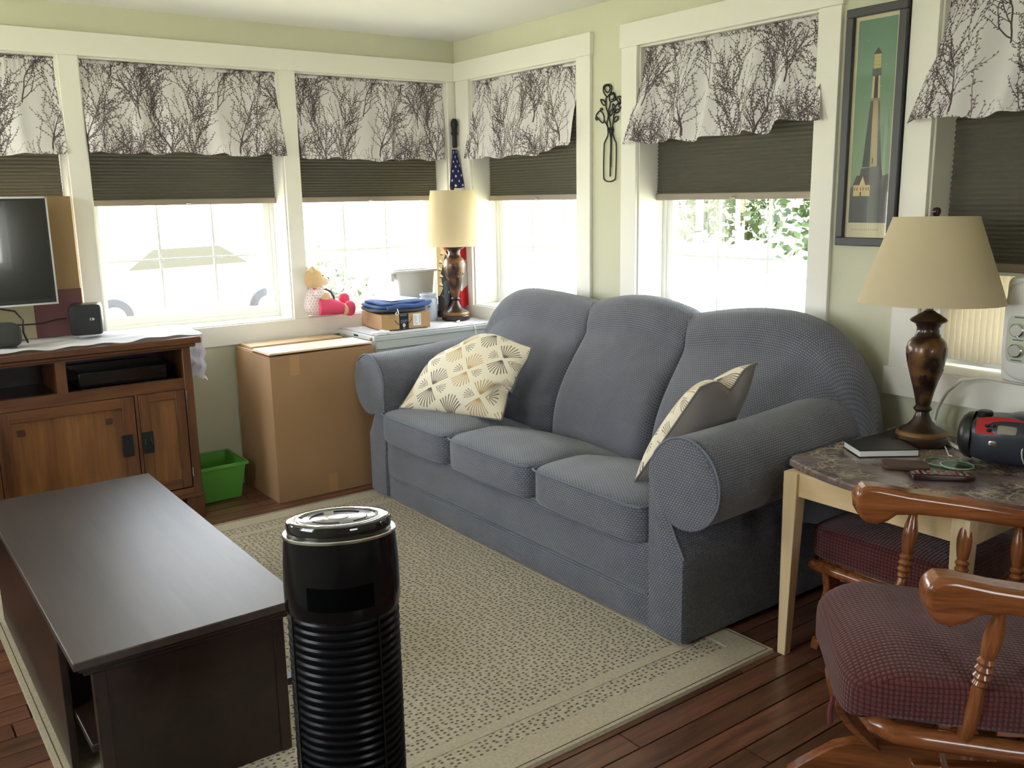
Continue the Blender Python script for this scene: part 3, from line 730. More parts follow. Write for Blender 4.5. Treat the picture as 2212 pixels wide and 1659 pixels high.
# valances
def valance(wall, a, b, zb, label, seed, out=0.05, flare=(0.0, 0.0), lift=(), nf=7, uo=0.0):
    P = mapper(wall); r = random.Random(seed); W_ = b-a; ph = [r.uniform(0, 6.28) for _ in range(8)]
    t = thing('window_valance', label, 'curtain', P((a+b)/2, 0.0, zb), group='branch print valances along the windows')
    am = [r.uniform(0.6, 1.2) for _ in range(4)]
    def folds(s):
        return (am[0]*math.sin(2*PI*nf*s+ph[0]+0.8*math.sin(5*s+ph[1])) + 0.55*am[1]*math.sin(2*PI*nf*1.63*s+ph[2]) + 0.4*am[2]*math.sin(2*PI*nf*0.45*s+ph[3]))
    def fn(u, v):           # v 0 top .. 1 bottom
        s = u; z = (ZO-0.009) + (zb - (ZO-0.009))*v
        fl0, fl1 = flare; k = max(0.0, v-0.12)/0.88
        x0 = a+0.006 - fl0*k**1.3; x1 = b-0.006 + fl1*k**1.3
        x = x0 + (x1-x0)*s
        f = folds(s)
        gather = 0.004*math.sin(2*PI*46*s+ph[4]+2*math.sin(17*s))*(1-min(1, v*5)) + 0.002*math.sin(2*PI*31*s+ph[5])*(1-min(1, v*3))
        d = 0.030 - (out+0.03)*(k**0.9) - 0.0155*f*min(1, v*1.4)**0.8 + gather
        x += 0.010*math.cos(2*PI*nf*s+ph[0])*v*min(1, 12*s*(1-s))**2
        for (c0, c1, dz) in lift:
            w = 1/(1+math.exp(-(s-c0)*60)) * 1/(1+math.exp((s-c1)*60)); z += dz*w*v
        z += 0.006*f*v*v*0.9 + 0.004*math.sin(9*s+ph[6])*v
        return P(x, d, z)
    g = G().grid(fn, 150, 26, (W_*1.15, -(ZO-zb)), uvo=(uo, 0))
    mk('fabric', g, M_branch, t, angle=60)
    g = G(); q = [P(a+0.010, 0.040, ZO-0.018), P(b-0.010, 0.040, ZO-0.018)]; g.tube(q, 0.005, 8); mk('rod', g, M_trim, t)
    g = G().grid(lambda u, v: (lambda p: (p[0], p[1], p[2]))(P(a+0.006+(W_-0.012)*u, 0.027-0.004*math.sin(2*PI*46*u+ph[4]+2*math.sin(17*u))-0.008*math.sin(PI*v), ZO-0.026+0.016*v+0.0012*math.sin(60*u))), 120, 3, (W_*1.5, 0.03)); mk('header_ruffle', g, M_branch, t, angle=60)
    return t
valance('back', -3.085, -2.133, 1.700, 'branch print valance above the television at the room\'s left edge', 1, 0.03, (0.0,0.005), (), 5, 0.1)
valance('back', -2.048, -1.089, 1.708, 'branch print valance whose right corner flips out over the white trim', 2, 0.045, (0.0,0.012), ((0.9,1.3,-0.004),), 5, 0.3)
valance('back', -1.004, -0.064, 1.692, 'branch print valance in the window behind the teddy bear, hanging straight', 3, 0.02, (0.0,-0.03), (), 5, 0.55)
valance('right', -1.107, -0.159, 1.693, 'branch print valance between the corner and the metal flower vase', 4, 0.03, (0.0,0.03), ((-0.4,0.16,0.035),), 4, 0.15)
valance('right', -2.48, -1.527, 1.702, 'branch print valance flaring wide above the sofa, beside the lighthouse picture', 5, 0.06, (0.055,0.06), ((-0.3,0.2,0.035),(0.28,0.5,0.012)), 5, 0.42)
valance('right', -3.90, -2.948, 1.705, 'branch print valance above the air conditioner at the room\'s right edge', 6, 0.075, (0.05,0.075), ((0.0,0.55,-0.02),), 5, 0.2)

# ------------------------------------------------------------------ outdoors
tag(mk('lawn', G().box(-40, 60, -40, 70, -0.9, -0.75), M_grass, smooth=False), kind='structure')
def tree(x, y, h, r, label, seed, n=2600):
    t = thing('tree', label, 'tree', (x, y, -0.75), group='trees beyond the sofa window'); q = random.Random(seed)
    g = G().tube([(x, y, -0.78), (x+0.1, y, h*0.3), (x-0.1, y+0.1, h*0.7)], [0.10, 0.08, 0.05], 10)
    mk('trunk', g, M_bark, t)
    g = G()
    for b in range(14):
        a = q.uniform(0, 6.28); z = h*q.uniform(0.25, 0.6); L = r*q.uniform(0.5, 0.9)
        g.tube([(x, y, z), (x+math.cos(a)*L*0.5, y+math.sin(a)*L*0.5, z+0.4), (x+math.cos(a)*L, y+math.sin(a)*L, z+0.7)], [0.06, 0.04, 0.015], 6)
    mk('branch', g, M_bark, t)
    cl = [(q.gauss(0, r*0.45), q.gauss(0, r*0.45), h*q.uniform(0.10, 0.95), q.uniform(0.4, 0.9)) for _ in range(26)]
    vs, fs = [], []
    for i in range(n):
        c = q.choice(cl); p = Vector((q.gauss(0,1), q.gauss(0,1), q.gauss(0,1))).normalized()*c[3]*q.uniform(0.6,1.0)
        p = Vector((x+c[0], y+c[1], c[2]))+p; u = Vector((q.gauss(0,1), q.gauss(0,1), q.gauss(0,1))).normalized(); w = u.orthogonal().normalized(); s = q.uniform(0.09, 0.17)
        b0 = len(vs); vs += [p-u*s, p-w*s*0.6, p+u*s, p+w*s*0.6]; fs.append((b0, b0+1, b0+2, b0+3))
    f = mk('foliage', G().add(vs, fs), M_leaf, t, smooth=False); f['kind'] = 'stuff'
tree(14.5, 12.6, 6.5, 1.5, 'leafy tree on the lawn seen through the left half of the sofa window', 1)
tree(14.0, 9.4, 7.0, 1.4, 'leafy tree on the lawn seen through the middle of the sofa window', 2)
tree(13.5, 6.6, 6.0, 1.3, 'leafy tree on the lawn seen at the far edge of the sofa window', 3)
def shrub(x, y, r, h, label, seed):
    t = thing('shrub', label, 'shrub', (x, y, -0.75)); q = random.Random(seed); g = G()
    for k in range(9): a = k*0.7; g.tube([(x, y, -0.78), (x+math.cos(a)*r*0.3, y+math.sin(a)*r*0.3, h*0.4-0.7), (x+math.cos(a)*r*0.6, y+math.sin(a)*r*0.6, h*0.8-0.75)], [0.02,0.014,0.006], 5)
    mk('stem', g, M_bark, t); vs, fs = [], []
    for i in range(900):
        a = q.uniform(0,6.28); rad = r*math.sqrt(q.random()); p = Vector((x+math.cos(a)*rad, y+math.sin(a)*rad, -0.75+h*(0.15+0.85*q.random()*math.sqrt(max(0.05, 1-(rad/r)**2)))))
        u = Vector((q.gauss(0,1), q.gauss(0,1), q.gauss(0,1))).normalized(); w = u.orthogonal().normalized(); s = q.uniform(0.05,0.09)
        b0 = len(vs); vs += [p-u*s, p-w*s*0.5, p+u*s, p+w*s*0.5]; fs.append((b0,b0+1,b0+2,b0+3))
    f = mk('foliage', G().add(vs, fs), M_leaf2, t, smooth=False); f['kind'] = 'stuff'
shrub(1.70, 5.5, 0.7, 1.75, 'grey green shrub outside the window beyond the teddy bear\'s nose', 5)
def stone(x, y, z, s, label, seed):
    q = random.Random(seed); ph = [q.uniform(0,6) for _ in range(4)]
    g = G().soft((x, y, z), s, 0.75, 8, lambda a, b, c: (a*(1+0.12*math.sin(9*b+ph[0])), b*(1+0.12*math.sin(8*c+ph[1])), c*(1+0.1*math.sin(7*a+ph[2]))))
    tag(mk('boulder', g, M_stone), label, 'stone', 'boulders edging the bed outside the window')
stone(0.75, 3.55, -0.30, (0.34,0.3,0.32), 'pale rounded boulder outside, low behind the bear\'s stethoscope', 1)
stone(1.42, 3.45, -0.36, (0.28,0.24,0.26), 'pale boulder outside, beside the stone behind the bear\'s stethoscope', 2)
# car parked outside
cx, cy = 2.0, 12.5
car = thing('car', 'pale parked car outside, its wheels faint through the window above the console end', 'car', (cx, cy, -0.75))
prof = [(-2.1,-0.4),(-2.15,0.05),(-1.95,0.28),(-1.2,0.38),(-0.65,0.82),(0.6,0.85),(1.25,0.42),(2.0,0.3),(2.15,0.0),(2.1,-0.4)]
g = G().prism([(cx+p[0], p[1]-0.05) for p in prof], cy-0.85, cy+0.85, 'y'); mk('body', g, plain('car_paint', srgb(206,210,214), 0.3, 0, coat=0.5), car, bevel=0.06, seg=3)
for (dx, dy) in ((-1.35,-0.85),(1.35,-0.85),(-1.35,0.85),(1.35,0.85)):
    w = mk('wheel', G().lathe([(0.0,-0.09),(0.26,-0.09),(0.33,-0.06),(0.33,0.06),(0.26,0.09),(0.0,0.09)], 28, (cx+dx, cy+dy, -0.42), 'y', False), M_black, car)
    h_ = mk('hub_cap', G().lathe([(0.0,-0.10),(0.19,-0.10),(0.2,-0.085)], 24, (cx+dx, cy+dy, -0.42), 'y', False), M_chrome, w); h_.location = (0,0,0)
mk('window_glass', G().prism([(cx-1.05,0.36),(cx-0.6,0.7),(cx+0.55,0.72),(cx+1.05,0.4)], cy-0.862, cy-0.85, 'y'), M_blackgloss, car)
# ------------------------------------------------------------------ rug
RZ = 0.012
rx0, rx1, ry0, ry1 = -2.765, -0.765, -2.955, -0.62
rug = thing('area_rug', 'beige looped wool rug with smooth border bands under the sofa and coffee table', 'rug', ((rx0+rx1)/2, (ry0+ry1)/2, 0))
def frame_band(g, i0, i1, z, e=0.003):
    a, b, c, d = rx0+i0, rx1-i0, ry0+i0, ry1-i0; A, B, C_, D = rx0+i1, rx1-i1, ry0+i1, ry1-i1
    vs = [(a,c,z),(b,c,z),(b,d,z),(a,d,z),(A,C_,z),(B,C_,z),(B,D,z),(A,D,z)]; w = e
    m = [(a-w,c-w,0.0008),(b+w,c-w,0.0008),(b+w,d+w,0.0008),(a-w,d+w,0.0008),(A+w,C_+w,z-0.006),(B-w,C_+w,z-0.006),(B-w,D-w,z-0.006),(A+w,D-w,z-0.006)]
    fs = []
    for k in range(4):
        k2 = (k+1) % 4; fs += [(k,k2,k2+4,k+4), (8+k,8+k2,k2,k), (k+4,k2+4,12+k2,12+k)]
    g.add(vs+m, fs)
mk('pile', G().box(rx0+0.01, rx1-0.01, ry0+0.01, ry1-0.01, 0.0012, RZ-0.003), M_rug, rug, smooth=False)
g = G(); frame_band(g, 0.0, 0.105, RZ); mk('border_band', g, M_rugb, rug)
g = G(); frame_band(g, 0.185, 0.222, RZ-0.001); mk('inner_band', g, M_rugb, rug)
g = G(); frame_band(g, 0.012, 0.014, RZ+0.0012); mk('edge_seam', g, plain('rug_seam', srgb(96,84,62), 0.9, 0.1), rug)

# ------------------------------------------------------------------ sofa
SY0, SY1 = -2.765, -0.605
sofa = thing('sofa', 'blue grey knit three seat sofa with a humped back against the window wall', 'sofa', (-0.52, -1.68, RZ))
FX = -1.0
g = G()
g.box(FX+0.02, -0.12, SY0+0.02, SY1-0.02, RZ+0.01, 0.30)
mk('base', g, M_sofa, sofa, bevel=0.01)
def panel(y0, y1, z0, z1, x, bulge):
    def fn(u, v):
        e = min(u, 1-u, 1)*14; f = min(v, 1-v)*7; k = min(1, e)*min(1, f)
        return (x - bulge*math.sin(min(1, k)*PI/2), y0+(y1-y0)*u, z0+(z1-z0)*v)
    return G().grid(fn, 60, 14, (y1-y0, z1-z0), flip=True)
mk('front_rail', panel(-2.615, -0.785, 0.135, 0.325, FX+0.02, 0.022), M_sofa, sofa, angle=80)
mk('front_skirt', panel(-2.615, -0.785, RZ+0.004, 0.138, FX+0.025, 0.018), M_sofa, sofa, angle=80)
def armrest(yc, sgn):
    """sgn -1: outer side towards -y"""
    R0 = 0.150; yin = yc - sgn*0.147; yout = yc + sgn*0.01
    def sec(x):
        t = min(1, max(0, (x-FX)/0.88)); R = R0*(1-0.02*t); zc = 0.572 + 0.055*(t**2.2) + 0.004*math.sin(3*t); pts = []
        for k in range(7): pts.append((yin, 0.022+(zc-0.05-0.022)*k/7))
        a0, a1 = (PI+0.25, -0.5*PI-0.42) if sgn > 0 else (-0.25, PI+0.5*PI+0.42)
        for k in range(27):
            a = a0+(a1-a0)*k/26; pts.append((yc+R*math.cos(a), zc+R*math.sin(a)))
        zb = pts[-1][1]
        for k in range(1, 8): pts.append((yout+ (pts[33][0]-yout)*max(0,(1-k/2.0)), zb+(0.022-zb)*k/7))
        return pts
    xs = [FX+0.004, FX+0.012, FX+0.03] + [FX+0.03+0.85*k/18 for k in range(1, 19)]
    S = [sec(x) for x in xs]; n = len(S[0]); vs = []
    for i, x in enumerate(xs):
        cyy = yc - sgn*0.05; q = 0.955 if i == 0 else (0.985 if i == 1 else 1.0)
        for (y, z) in S[i]: vs.append((x, cyy+(y-cyy)*q, 0.34+(z-0.34)*(1-(1-q)*0.5)))
    Ls = [0]
    for k in range(1, n): Ls.append(Ls[-1]+math.hypot(S[5][k][0]-S[5][k-1][0], S[5][k][1]-S[5][k-1][1]))
    fs, uv = [], []
    for i in range(len(xs)-1):
        for k in range(n-1):
            q = [(i*n+k), (i*n+k+1), ((i+1)*n+k+1), ((i+1)*n+k)]; w = [(Ls[k], xs[i]), (Ls[k+1], xs[i]), (Ls[k+1], xs[i+1]), (Ls[k], xs[i+1])]
            w = [(b_, a_) for a_, b_ in w]
            if sgn < 0: q.reverse(); w.reverse()
            fs.append(q); uv.append(w)
    g = G().add(vs, fs, uv)
    # front face: fan of quads from the section to its mirrored middle line, gently domed
    m = n//2; fr = vs[:n]; c = len(g.v)
    mid = [((fr[k][0]+fr[n-1-k][0])/2-0.012, (fr[k][1]+fr[n-1-k][1])/2, (fr[k][2]+fr[n-1-k][2])/2) for k in range(m+1)]
    b0 = len(g.v); g.v += list(fr)+mid; fs = []
    for k in range(m):
        for (a_, b_) in ((k, k+1), (n-1-k, n-2-k)):
            q = [b0+a_, b0+b_, b0+n+min(k+1, m), b0+n+k]
            g.f.append(q if (a_ == k) == (sgn > 0) else q[::-1]); g.uv.append(None); g.m.append(0)
    a = mk('armrest', g, M_sofa, sofa, angle=70)
    pip = [(FX+0.008, (yc-sgn*0.05)+(y-(yc-sgn*0.05))*0.985, z) for (y, z) in S[1][3:36]]
    p = mk('piping', G().tube(pip, 0.0042, 6), M_sofa2, a)
    return a
armrest(-0.652, 1); armrest(-2.757, -1)
# seat cushions
def seat(y0, y1, k):
    yc, hy = (y0+y1)/2, (y1-y0)/2-0.003; xc, hx = -0.735, 0.295; zc, hz = 0.388, 0.075; ph = [0.3,1.4,2.2][k]
    def fn(a, b, c):
        u, v = a/hx, b/hy
        if c > 0: c *= 1 + 0.42*(1-u*u*0.8)*(1-v*v*0.75)
        c -= 0.085*max(0, (u+0.2))*0.8 * (1 if c > 0 else 0.6)
        a -= 0.012*(1-v*v)*(1 if u < -0.5 else 0)
        if c > 0.03: c += 0.003*math.sin(28*b+ph+6*a)*math.exp(-((u+0.1)**2)*4)
        return (a, b, c)
    s = mk('seat_cushion', G().soft((xc, yc, zc), (hx, hy, hz), 0.22, 22, fn), M_sofa, sofa, angle=80)
    def edge(zz, top):
        P = []
        for i in range(41):
            t = i/40
            if t < 0.2: u, v = -1+ (0.2-t)/0.2*1.2, 1
            elif t < 0.8: u, v = -1, 1-2*(t-0.2)/0.6
            else: u, v = -1+(t-0.8)/0.2*1.2, -1
            cr = 1-0.045*(abs(u)*abs(v))**8
            a, b, c = u*hx*cr, v*hy*cr, zz
            P.append((a-0.010*(1-v*v)*(1 if u < -0.5 else 0)+xc, b+yc, c+zc-0.085*max(0, u+0.2)*0.8*(1 if top else 0.6)+ (0.42*hz*0.19*(1-v*v*0.75)*0.8 if top else 0)))
        return P
    p = mk('piping', G().tube(edge(0.064, True), 0.0045, 6), M_sofa2, s)
seat(-1.392, -0.800, 0); seat(-1.99, -1.394, 1); seat(-2.605, -1.992, 2)
# back cushions (humped)
def back(y0, y1, top, outer, pk):
    W_ = y1-y0
    def crest(y):
        s = (y-y0)/W_
        if outer == 0: return 0.985 + (top-0.985)*math.sin(PI*s)**0.8
        q = s if outer > 0 else 1-s            # q 0 at inner seam, 1 at outer end
        if q < pk: return 0.985 + (top-0.985)*math.sin(PI/2*q/pk)
        w = (q-pk)/(1-pk); return 0.50 + (top-0.50)*max(0, 1-w**2.6)**0.55
    nu, nv = 44, 40; vs = []; uvl = []
    for i in range(nu+1):
        s = i/nu; s = 0.5-0.5*math.cos(PI*s) if True else s; y = y0+W_*s
        q = s if outer > 0 else 1-s
        ein = max(0, 1-abs(2*s-1)**18)**0.5
        if outer and q > 0.5: ein = max(0, 1-abs(2*s-1)**5)**0.5
        pin = 0.35+0.65*ein if not (outer and q > 0.5) else ein
        zt = crest(y); zb = 0.345
        # section in (x,z): front face from seat to crest, round over, down the back
        fx0, fx1 = -0.50, -0.27
        for j in range(nv+1):
            t = j/nv
            if t < 0.5:
                w = t/0.5; z = zb+(zt-0.14-zb)*w; x = fx0+(fx1-fx0)*w**1.25 - 0.055*math.sin(PI*min(1, w*1.02))*1.0
            elif t < 0.78:
                w = (t-0.5)/0.28; a = PI - PI*w*1.0; rx = 0.105; x = (fx1+rx)+rx*math.cos(a); z = zt-0.14+0.14*math.sin(a)
            else:
                w = (t-0.78)/0.22; x = fx1+0.21-(0.0)*w; z = (zt-0.14)-(zt-0.14-zb)*w
            xm = -0.23
            x = xm+(x-xm)*pin
            if x > -0.055: x = -0.055
            vs.append((x, y, z))
    fs, uv = [], []; L = 1.35; V = nv+1
    for i in range(nu):
        for j in range(nv):
            fs.append((i*V+j, i*V+j+1, (i+1)*V+j+1, (i+1)*V+j)[::-1])
            u0, u1 = vs[i*V][1], vs[(i+1)*V][1]
            uv.append([(u0, j/nv*L), (u0, (j+1)/nv*L), (u1, (j+1)/nv*L), (u1, j/nv*L)][::-1])
    g = G().add(vs, fs, uv)
    mk('back_cushion', g, M_sofa, sofa, angle=80)
back(-1.452, -0.515, 1.012, 1, 0.5); back(-2.068, -1.452, 1.035, 0, 0.5); back(-2.955, -2.068, 1.035, -1, 0.45)
mk('back_frame', G().box(-0.20, -0.045, -2.86, -0.60, 0.03, 0.80), M_sofa, sofa, bevel=0.04, seg=4)
for (x, y) in ((-0.93,-2.66),(-0.93,-0.71),(-0.12,-2.66),(-0.12,-0.71)): mk('foot', G().box(x-0.02, x+0.02, y-0.02, y+0.02, RZ if x < -0.8 else 0.0, 0.04), M_dark, sofa)

# ------------------------------------------------------------------ throw pillows
def pillow(name, label, BL, BR, TR, TL, th, dents=(), flip=False, sag=0.0, uo=(0,0), uvs=0.45):
    BL, BR, TR, TL = map(Vector, (BL, BR, TR, TL)); c0 = (BL+BR+TR+TL)/4
    t = thing(name, label, 'pillow', tuple(c0-Vector((0,0,c0.z-min(BL.z, BR.z)))), group='fan print throw pillows on the sofa')
    N = ((BR-BL).cross(TL-BL)).normalized()
    def base(u, v):
        p = BL*(1-u)*(1-v)+BR*u*(1-v)+TR*u*v+TL*(1-u)*v
        # edges pull in between the corners
        ix = 0.02*math.sin(PI*u); iy = 0.02*math.sin(PI*v)
        p += (c0-p)*(ix*abs(2*v-1)**3 + iy*abs(2*u-1)**3)*0.9
        for (du, dv, r, vec) in dents:
            k = math.exp(-((u-du)**2+(v-dv)**2)/(r*r)); p += Vector(vec)*k
        return p
    def thick(u, v):
        a, b = abs(2*u-1), abs(2*v-1)
        return th*(max(0,1-a**3.0)**0.55)*(max(0,1-b**3.0)**0.55)*(1+0.05*math.sin(7*u+3)*math.sin(6*v))
    cs = lambda q: 0.5-0.5*math.cos(PI*q)
    f = G().grid(lambda i, j: base(cs(i), cs(j))+N*thick(cs(i), cs(j)), 36, 36, (1,1))
    for k, q in enumerate(f.uv): f.uv[k] = [(cs(a)*uvs+uo[0], cs(b)*uvs+uo[1]) for a, b in q]
    b_ = G().grid(lambda i, j: base(cs(i), cs(j))-N*thick(cs(i), cs(j)), 36, 36, (0.45,0.45), flip=True)
    mk('front_cover', f, M_fans, t, angle=80); mk('back_cover', b_, M_velvet, t, angle=80)
    P = []
    for k in range(96):
        w = k/24; e = int(w); q = cs(w-e)
        P.append(base(*[(q,0),(1,q),(1-q,1),(0,1-q)][e]))
    mk('piping', G().tube(P, 0.0042, 6, closed=True), M_velvet, t)
    return t
pillow('throw_pillow', 'cream fan print pillow slumped in the sofa corner by the filing cabinet', (-0.935,-0.85,0.475), (-0.735,-1.42,0.49), (-0.535,-1.375,0.80), (-0.60,-0.90,0.79), 0.085, ((0.97,0.25,0.10,(0.05,0.06,0.03)),(0.0,1.0,0.20,(0.0,-0.085,-0.045)),(0.5,1.0,0.3,(0.0,0.0,0.035)),(0.0,0.5,0.25,(0.0,0.02,0.03)),(1.0,0.9,0.2,(0.0,-0.02,-0.01))))
pillow('throw_pillow', 'pillow showing its taupe velvet back, leaning on the sofa arm by the marble table', (-0.58,-2.43,0.47), (-0.90,-2.44,0.48), (-0.80,-2.645,0.84), (-0.58,-2.700,0.905), 0.082, ((0.45,1.0,0.16,(0,0.0,-0.05)),), uo=(0.12,0.05))

# ------------------------------------------------------------------ television console
con = thing('television_console', 'warm brown oak console with two open bays above panelled doors', 'cabinet', (-2.6, -0.24, 0))
CX0, CX1, CY0, CY1, CZ = -3.42, -1.745, -0.475, -0.03, 0.872
mk('top', G().box(CX0, CX1, CY0, CY1, CZ-0.030, CZ), M_console, con, bevel=0.005)
mk('cornice', G().box(CX0+0.025, CX1-0.022, CY0+0.018, CY1, CZ-0.048, CZ-0.030), M_console, con, bevel=0.006)
XL_, XR = CX0+0.05, CX1-0.045; YFc = CY0+0.045
mk('side_panel', G().box(XR-0.02, XR, YFc+0.02, CY1, 0.02, CZ-0.048), M_console_v, con)
mk('side_panel', G().box(XL_, XL_+0.02, YFc+0.02, CY1, 0.02, CZ-0.048), M_console_v, con)
mk('back_panel', G().box(XL_, XR, CY1-0.015, CY1, 0.10, CZ-0.048), M_dark, con)
mk('bay_shelf', G().box(XL_+0.02, XR-0.02, YFc+0.01, CY1-0.015, 0.645, 0.668), M_dark, con)
mk('bottom_panel', G().box(XL_+0.02, XR-0.02, YFc+0.01, CY1-0.015, 0.12, 0.14), M_dark, con)
mk('stile', G().box(-1.826, XR+0.004, YFc-0.002, YFc+0.03, 0.0, CZ-0.048), M_console_v, con, bevel=0.003)
mk('stile', G().box(XL_-0.004, XL_+0.045, YFc-0.002, YFc+0.03, 0.0, CZ-0.048), M_console_v, con, bevel=0.003)
mk('top_rail', G().box(XL_+0.045, -1.826, YFc, YFc+0.028, 0.815, CZ-0.048), M_console, con)
mk('middle_rail', G().box(XL_+0.045, -1.826, YFc, YFc+0.028, 0.630, 0.680), M_console, con)
mk('bottom_rail', G().box(XL_+0.045, -1.826, YFc, YFc+0.028, 0.10, 0.152), M_console, con)
for x in (-2.363+0.003, -3.0): mk('bay_divider', G().box(x, x+0.042, YFc, YFc+0.028, 0.680, 0.815), M_console_v, con)
mk('bay_divider', G().box(-2.352, -2.332, YFc+0.03, CY1-0.02, 0.668, CZ-0.048), M_console_v, con)
mk('door_mullion', G().box(-2.052, -2.040, YFc, YFc+0.028, 0.152, 0.630), M_console_v, con)
mk('door_mullion', G().box(-2.640, -2.612, YFc, YFc+0.028, 0.152, 0.630), M_console_v, con)
mk('base_moulding', G().box(XR-0.20, XR+0.012, YFc-0.012, YFc+0.02, 0.105, 0.122), M_console, con, bevel=0.003)
mk('foot', G().box(XR-0.075, XR+0.008, YFc-0.008, YFc+0.08, 0, 0.105), M_console_v, con, bevel=0.003)
mk('foot', G().box(XL_-0.008, XL_+0.075, YFc-0.008, YFc+0.08, 0, 0.105), M_console_v, con, bevel=0.003)
def door(x0, x1, st, pegs, hx, ring):
    z0, z1 = 0.155, 0.627; yf = YFc-0.001
    d = mk('door', G().box(x0, x1, yf+0.010, yf+0.018, z0, z1), M_panelw, con)
    for (a, b, c, e) in ((x0+0.002, x0+st, z0+0.002, z1-0.002), (x1-st, x1-0.002, z0+0.002, z1-0.002)): mk('door_stile', G().box(a, b, yf, yf+0.018, c, e), M_console_v, d, bevel=0.002)
    for (c, e) in ((z0+0.002, z0+st), (z1-st+0.006, z1-0.002)): mk('door_rail', G().box(x0+st, x1-st, yf+0.001, yf+0.018, c, e), M_console, d, bevel=0.002)
    for (px, pz) in pegs: mk('peg', G().box(px-0.014, px+0.014, yf+0.004, yf+0.012, pz-0.014, pz+0.014), M_peg, d, bevel=0.002)
    h = G().box(hx-0.024, hx+0.024, yf-0.005, yf, 0.355, 0.455); h.tube([(hx-0.013, yf-0.008, 0.425), (hx-0.016, yf-0.016, 0.40), (hx, yf-0.02, 0.385), (hx+0.016, yf-0.016, 0.40), (hx+0.013, yf-0.008, 0.425)] if ring else [(hx, yf-0.004, 0.43), (hx, yf-0.014, 0.43)], 0.003 if ring else 0.005, 8)
    mk('pull', h, M_iron, d, bevel=0.002)
    return d
door(-2.610, -2.054, 0.055, ((-2.519,0.532),(-2.168,0.528)), -2.100, False)
door(-2.038, -1.828, 0.045, (), -2.012, True)
door(-3.32, -2.643, 0.055, (), -2.70, False)
for z in (0.60, 0.53, 0.23): mk('hinge', G().lathe([(0.004,z-0.022),(0.004,z+0.022)], 8, (-1.824, YFc-0.003, 0)), M_chrome, con)
con_box = thing('media_player', 'black glossy media player inside the wide open bay of the console', 'electronics', (-2.08, -0.24, 0.668))
mk('case', G().box(-2.26, -1.88, -0.36, -0.10, 0.676, 0.745), M_blackgloss, con_box, bevel=0.004)
for x in (-2.24, -1.9): mk('foot', G().box(x-0.01, x+0.01, -0.34, -0.32, 0.668, 0.676), M_black, con_box); mk('foot', G().box(x-0.01, x+0.01, -0.14, -0.12, 0.668, 0.676), M_black, con_box)
tag(mk('loose_cable', G().tube([(-2.46,-0.40,0.6745),(-2.43,-0.41,0.6735),(-2.39,-0.40,0.673)], 0.004, 6), M_cream), 'short white cable end lying in the narrow bay of the console', 'cable')
# cloth runner on the console
def runner(u, v):
    x = -3.30+(1.575)*u; y = -0.455+0.40*v; s = 0.0035*math.sin(23*x+9*y)+0.003*math.sin(41*x-17*y)*math.sin(11*y)+0.0025*math.sin(60*y+8*x)
    yy = y+0.012*math.sin(13*x)*(1-v)+0.006*math.sin(37*x)*(1-v)
    z = CZ+0.009+s*min(1, 1.5*(1-v)+0.3)
    return (x, max(yy, -0.468), z)
rn = thing('table_runner', 'crumpled white cloth runner spread over the console top', 'cloth', (-2.5, -0.25, CZ))
mk('cloth', G().grid(runner, 120, 30, (1.6,0.4)), M_cloth, rn, angle=80)
def drop(u, v):
    x = -1.725+0.012*math.sin(min(1, v*4)*PI/2)+0.006*math.sin(20*v); y = -0.40+0.33*u+0.01*math.sin(9*v+3*u); z = CZ+0.009-0.235*v - 0.0*u + 0.006*math.sin(15*u)*v
    return (x+0.006*math.sin(25*u)*v, y, z)
mk('hanging_end', G().grid(drop, 20, 20, (0.35,0.24)), M_cloth, rn, angle=80)

# television
tv = thing('television', 'flat television with thin silver edge standing on the console', 'television', (-2.78, -0.24, CZ+0.009))
mk('case', G().box(-3.26, -2.285, -0.235, -0.205, 1.052, 1.506), M_black, tv, bevel=0.006)
mk('screen', G().box(-3.245, -2.300, -0.2385, -0.234, 1.072, 1.494), M_mirror, tv)
mk('bezel', G().box(-3.262, -2.283, -0.237, -0.207, 1.503, 1.511).box(-2.288, -2.281, -0.237, -0.207, 1.05, 1.51).box(-3.262, -2.281, -0.240, -0.222, 1.047, 1.055), M_silver, tv)
mk('stand_neck', G().box(-2.84, -2.72, -0.235, -0.205, 0.895, 1.06), M_black, tv)
mk('stand_base', G().lathe([(0.0,0),(0.16,0),(0.16,0.008),(0.0,0.014)], 32, (-2.78,-0.235,CZ+0.014), 'z', False, 0, 1.0, 0.55), M_blackgloss, tv)
pb = thing('flat_carton', 'tall tan and maroon printed carton standing behind the television', 'box', (-2.6, -0.07, CZ+0.009))
mk('carton', G().box(-3.02, -2.160, -0.105, -0.040, CZ+0.013, 1.512), plain('tan_print_card', srgb(146,118,82), 0.8, 0.08, 5), pb, bevel=0.003)
mk('maroon_panel', G().box(-2.36, -2.158, -0.107, -0.104, CZ+0.014, 1.098), plain('maroon_print', srgb(104,66,66), 0.8, 0.06, 8), pb)
mk('pale_panel', G().box(-2.70, -2.362, -0.107, -0.104, CZ+0.014, 1.098), plain('sand_print', srgb(168,158,128), 0.8, 0.06, 8), pb)
sp = thing('small_speaker', 'small black cube speaker with a white mark on the console beside the carton', 'speaker', (-2.165, -0.19, CZ+0.009), math.radians(-16))
mk('cabinet', G().soft((0,0,0.083), (0.068,0.060,0.070), 0.22, 10), M_black, sp)
mk('grille', G().soft((0,-0.056,0.083), (0.062,0.008,0.064), 0.2, 8), plain('speaker_cloth', (0.02,0.02,0.02), 0.9, 0.2, 300, 0.5, 900), sp)
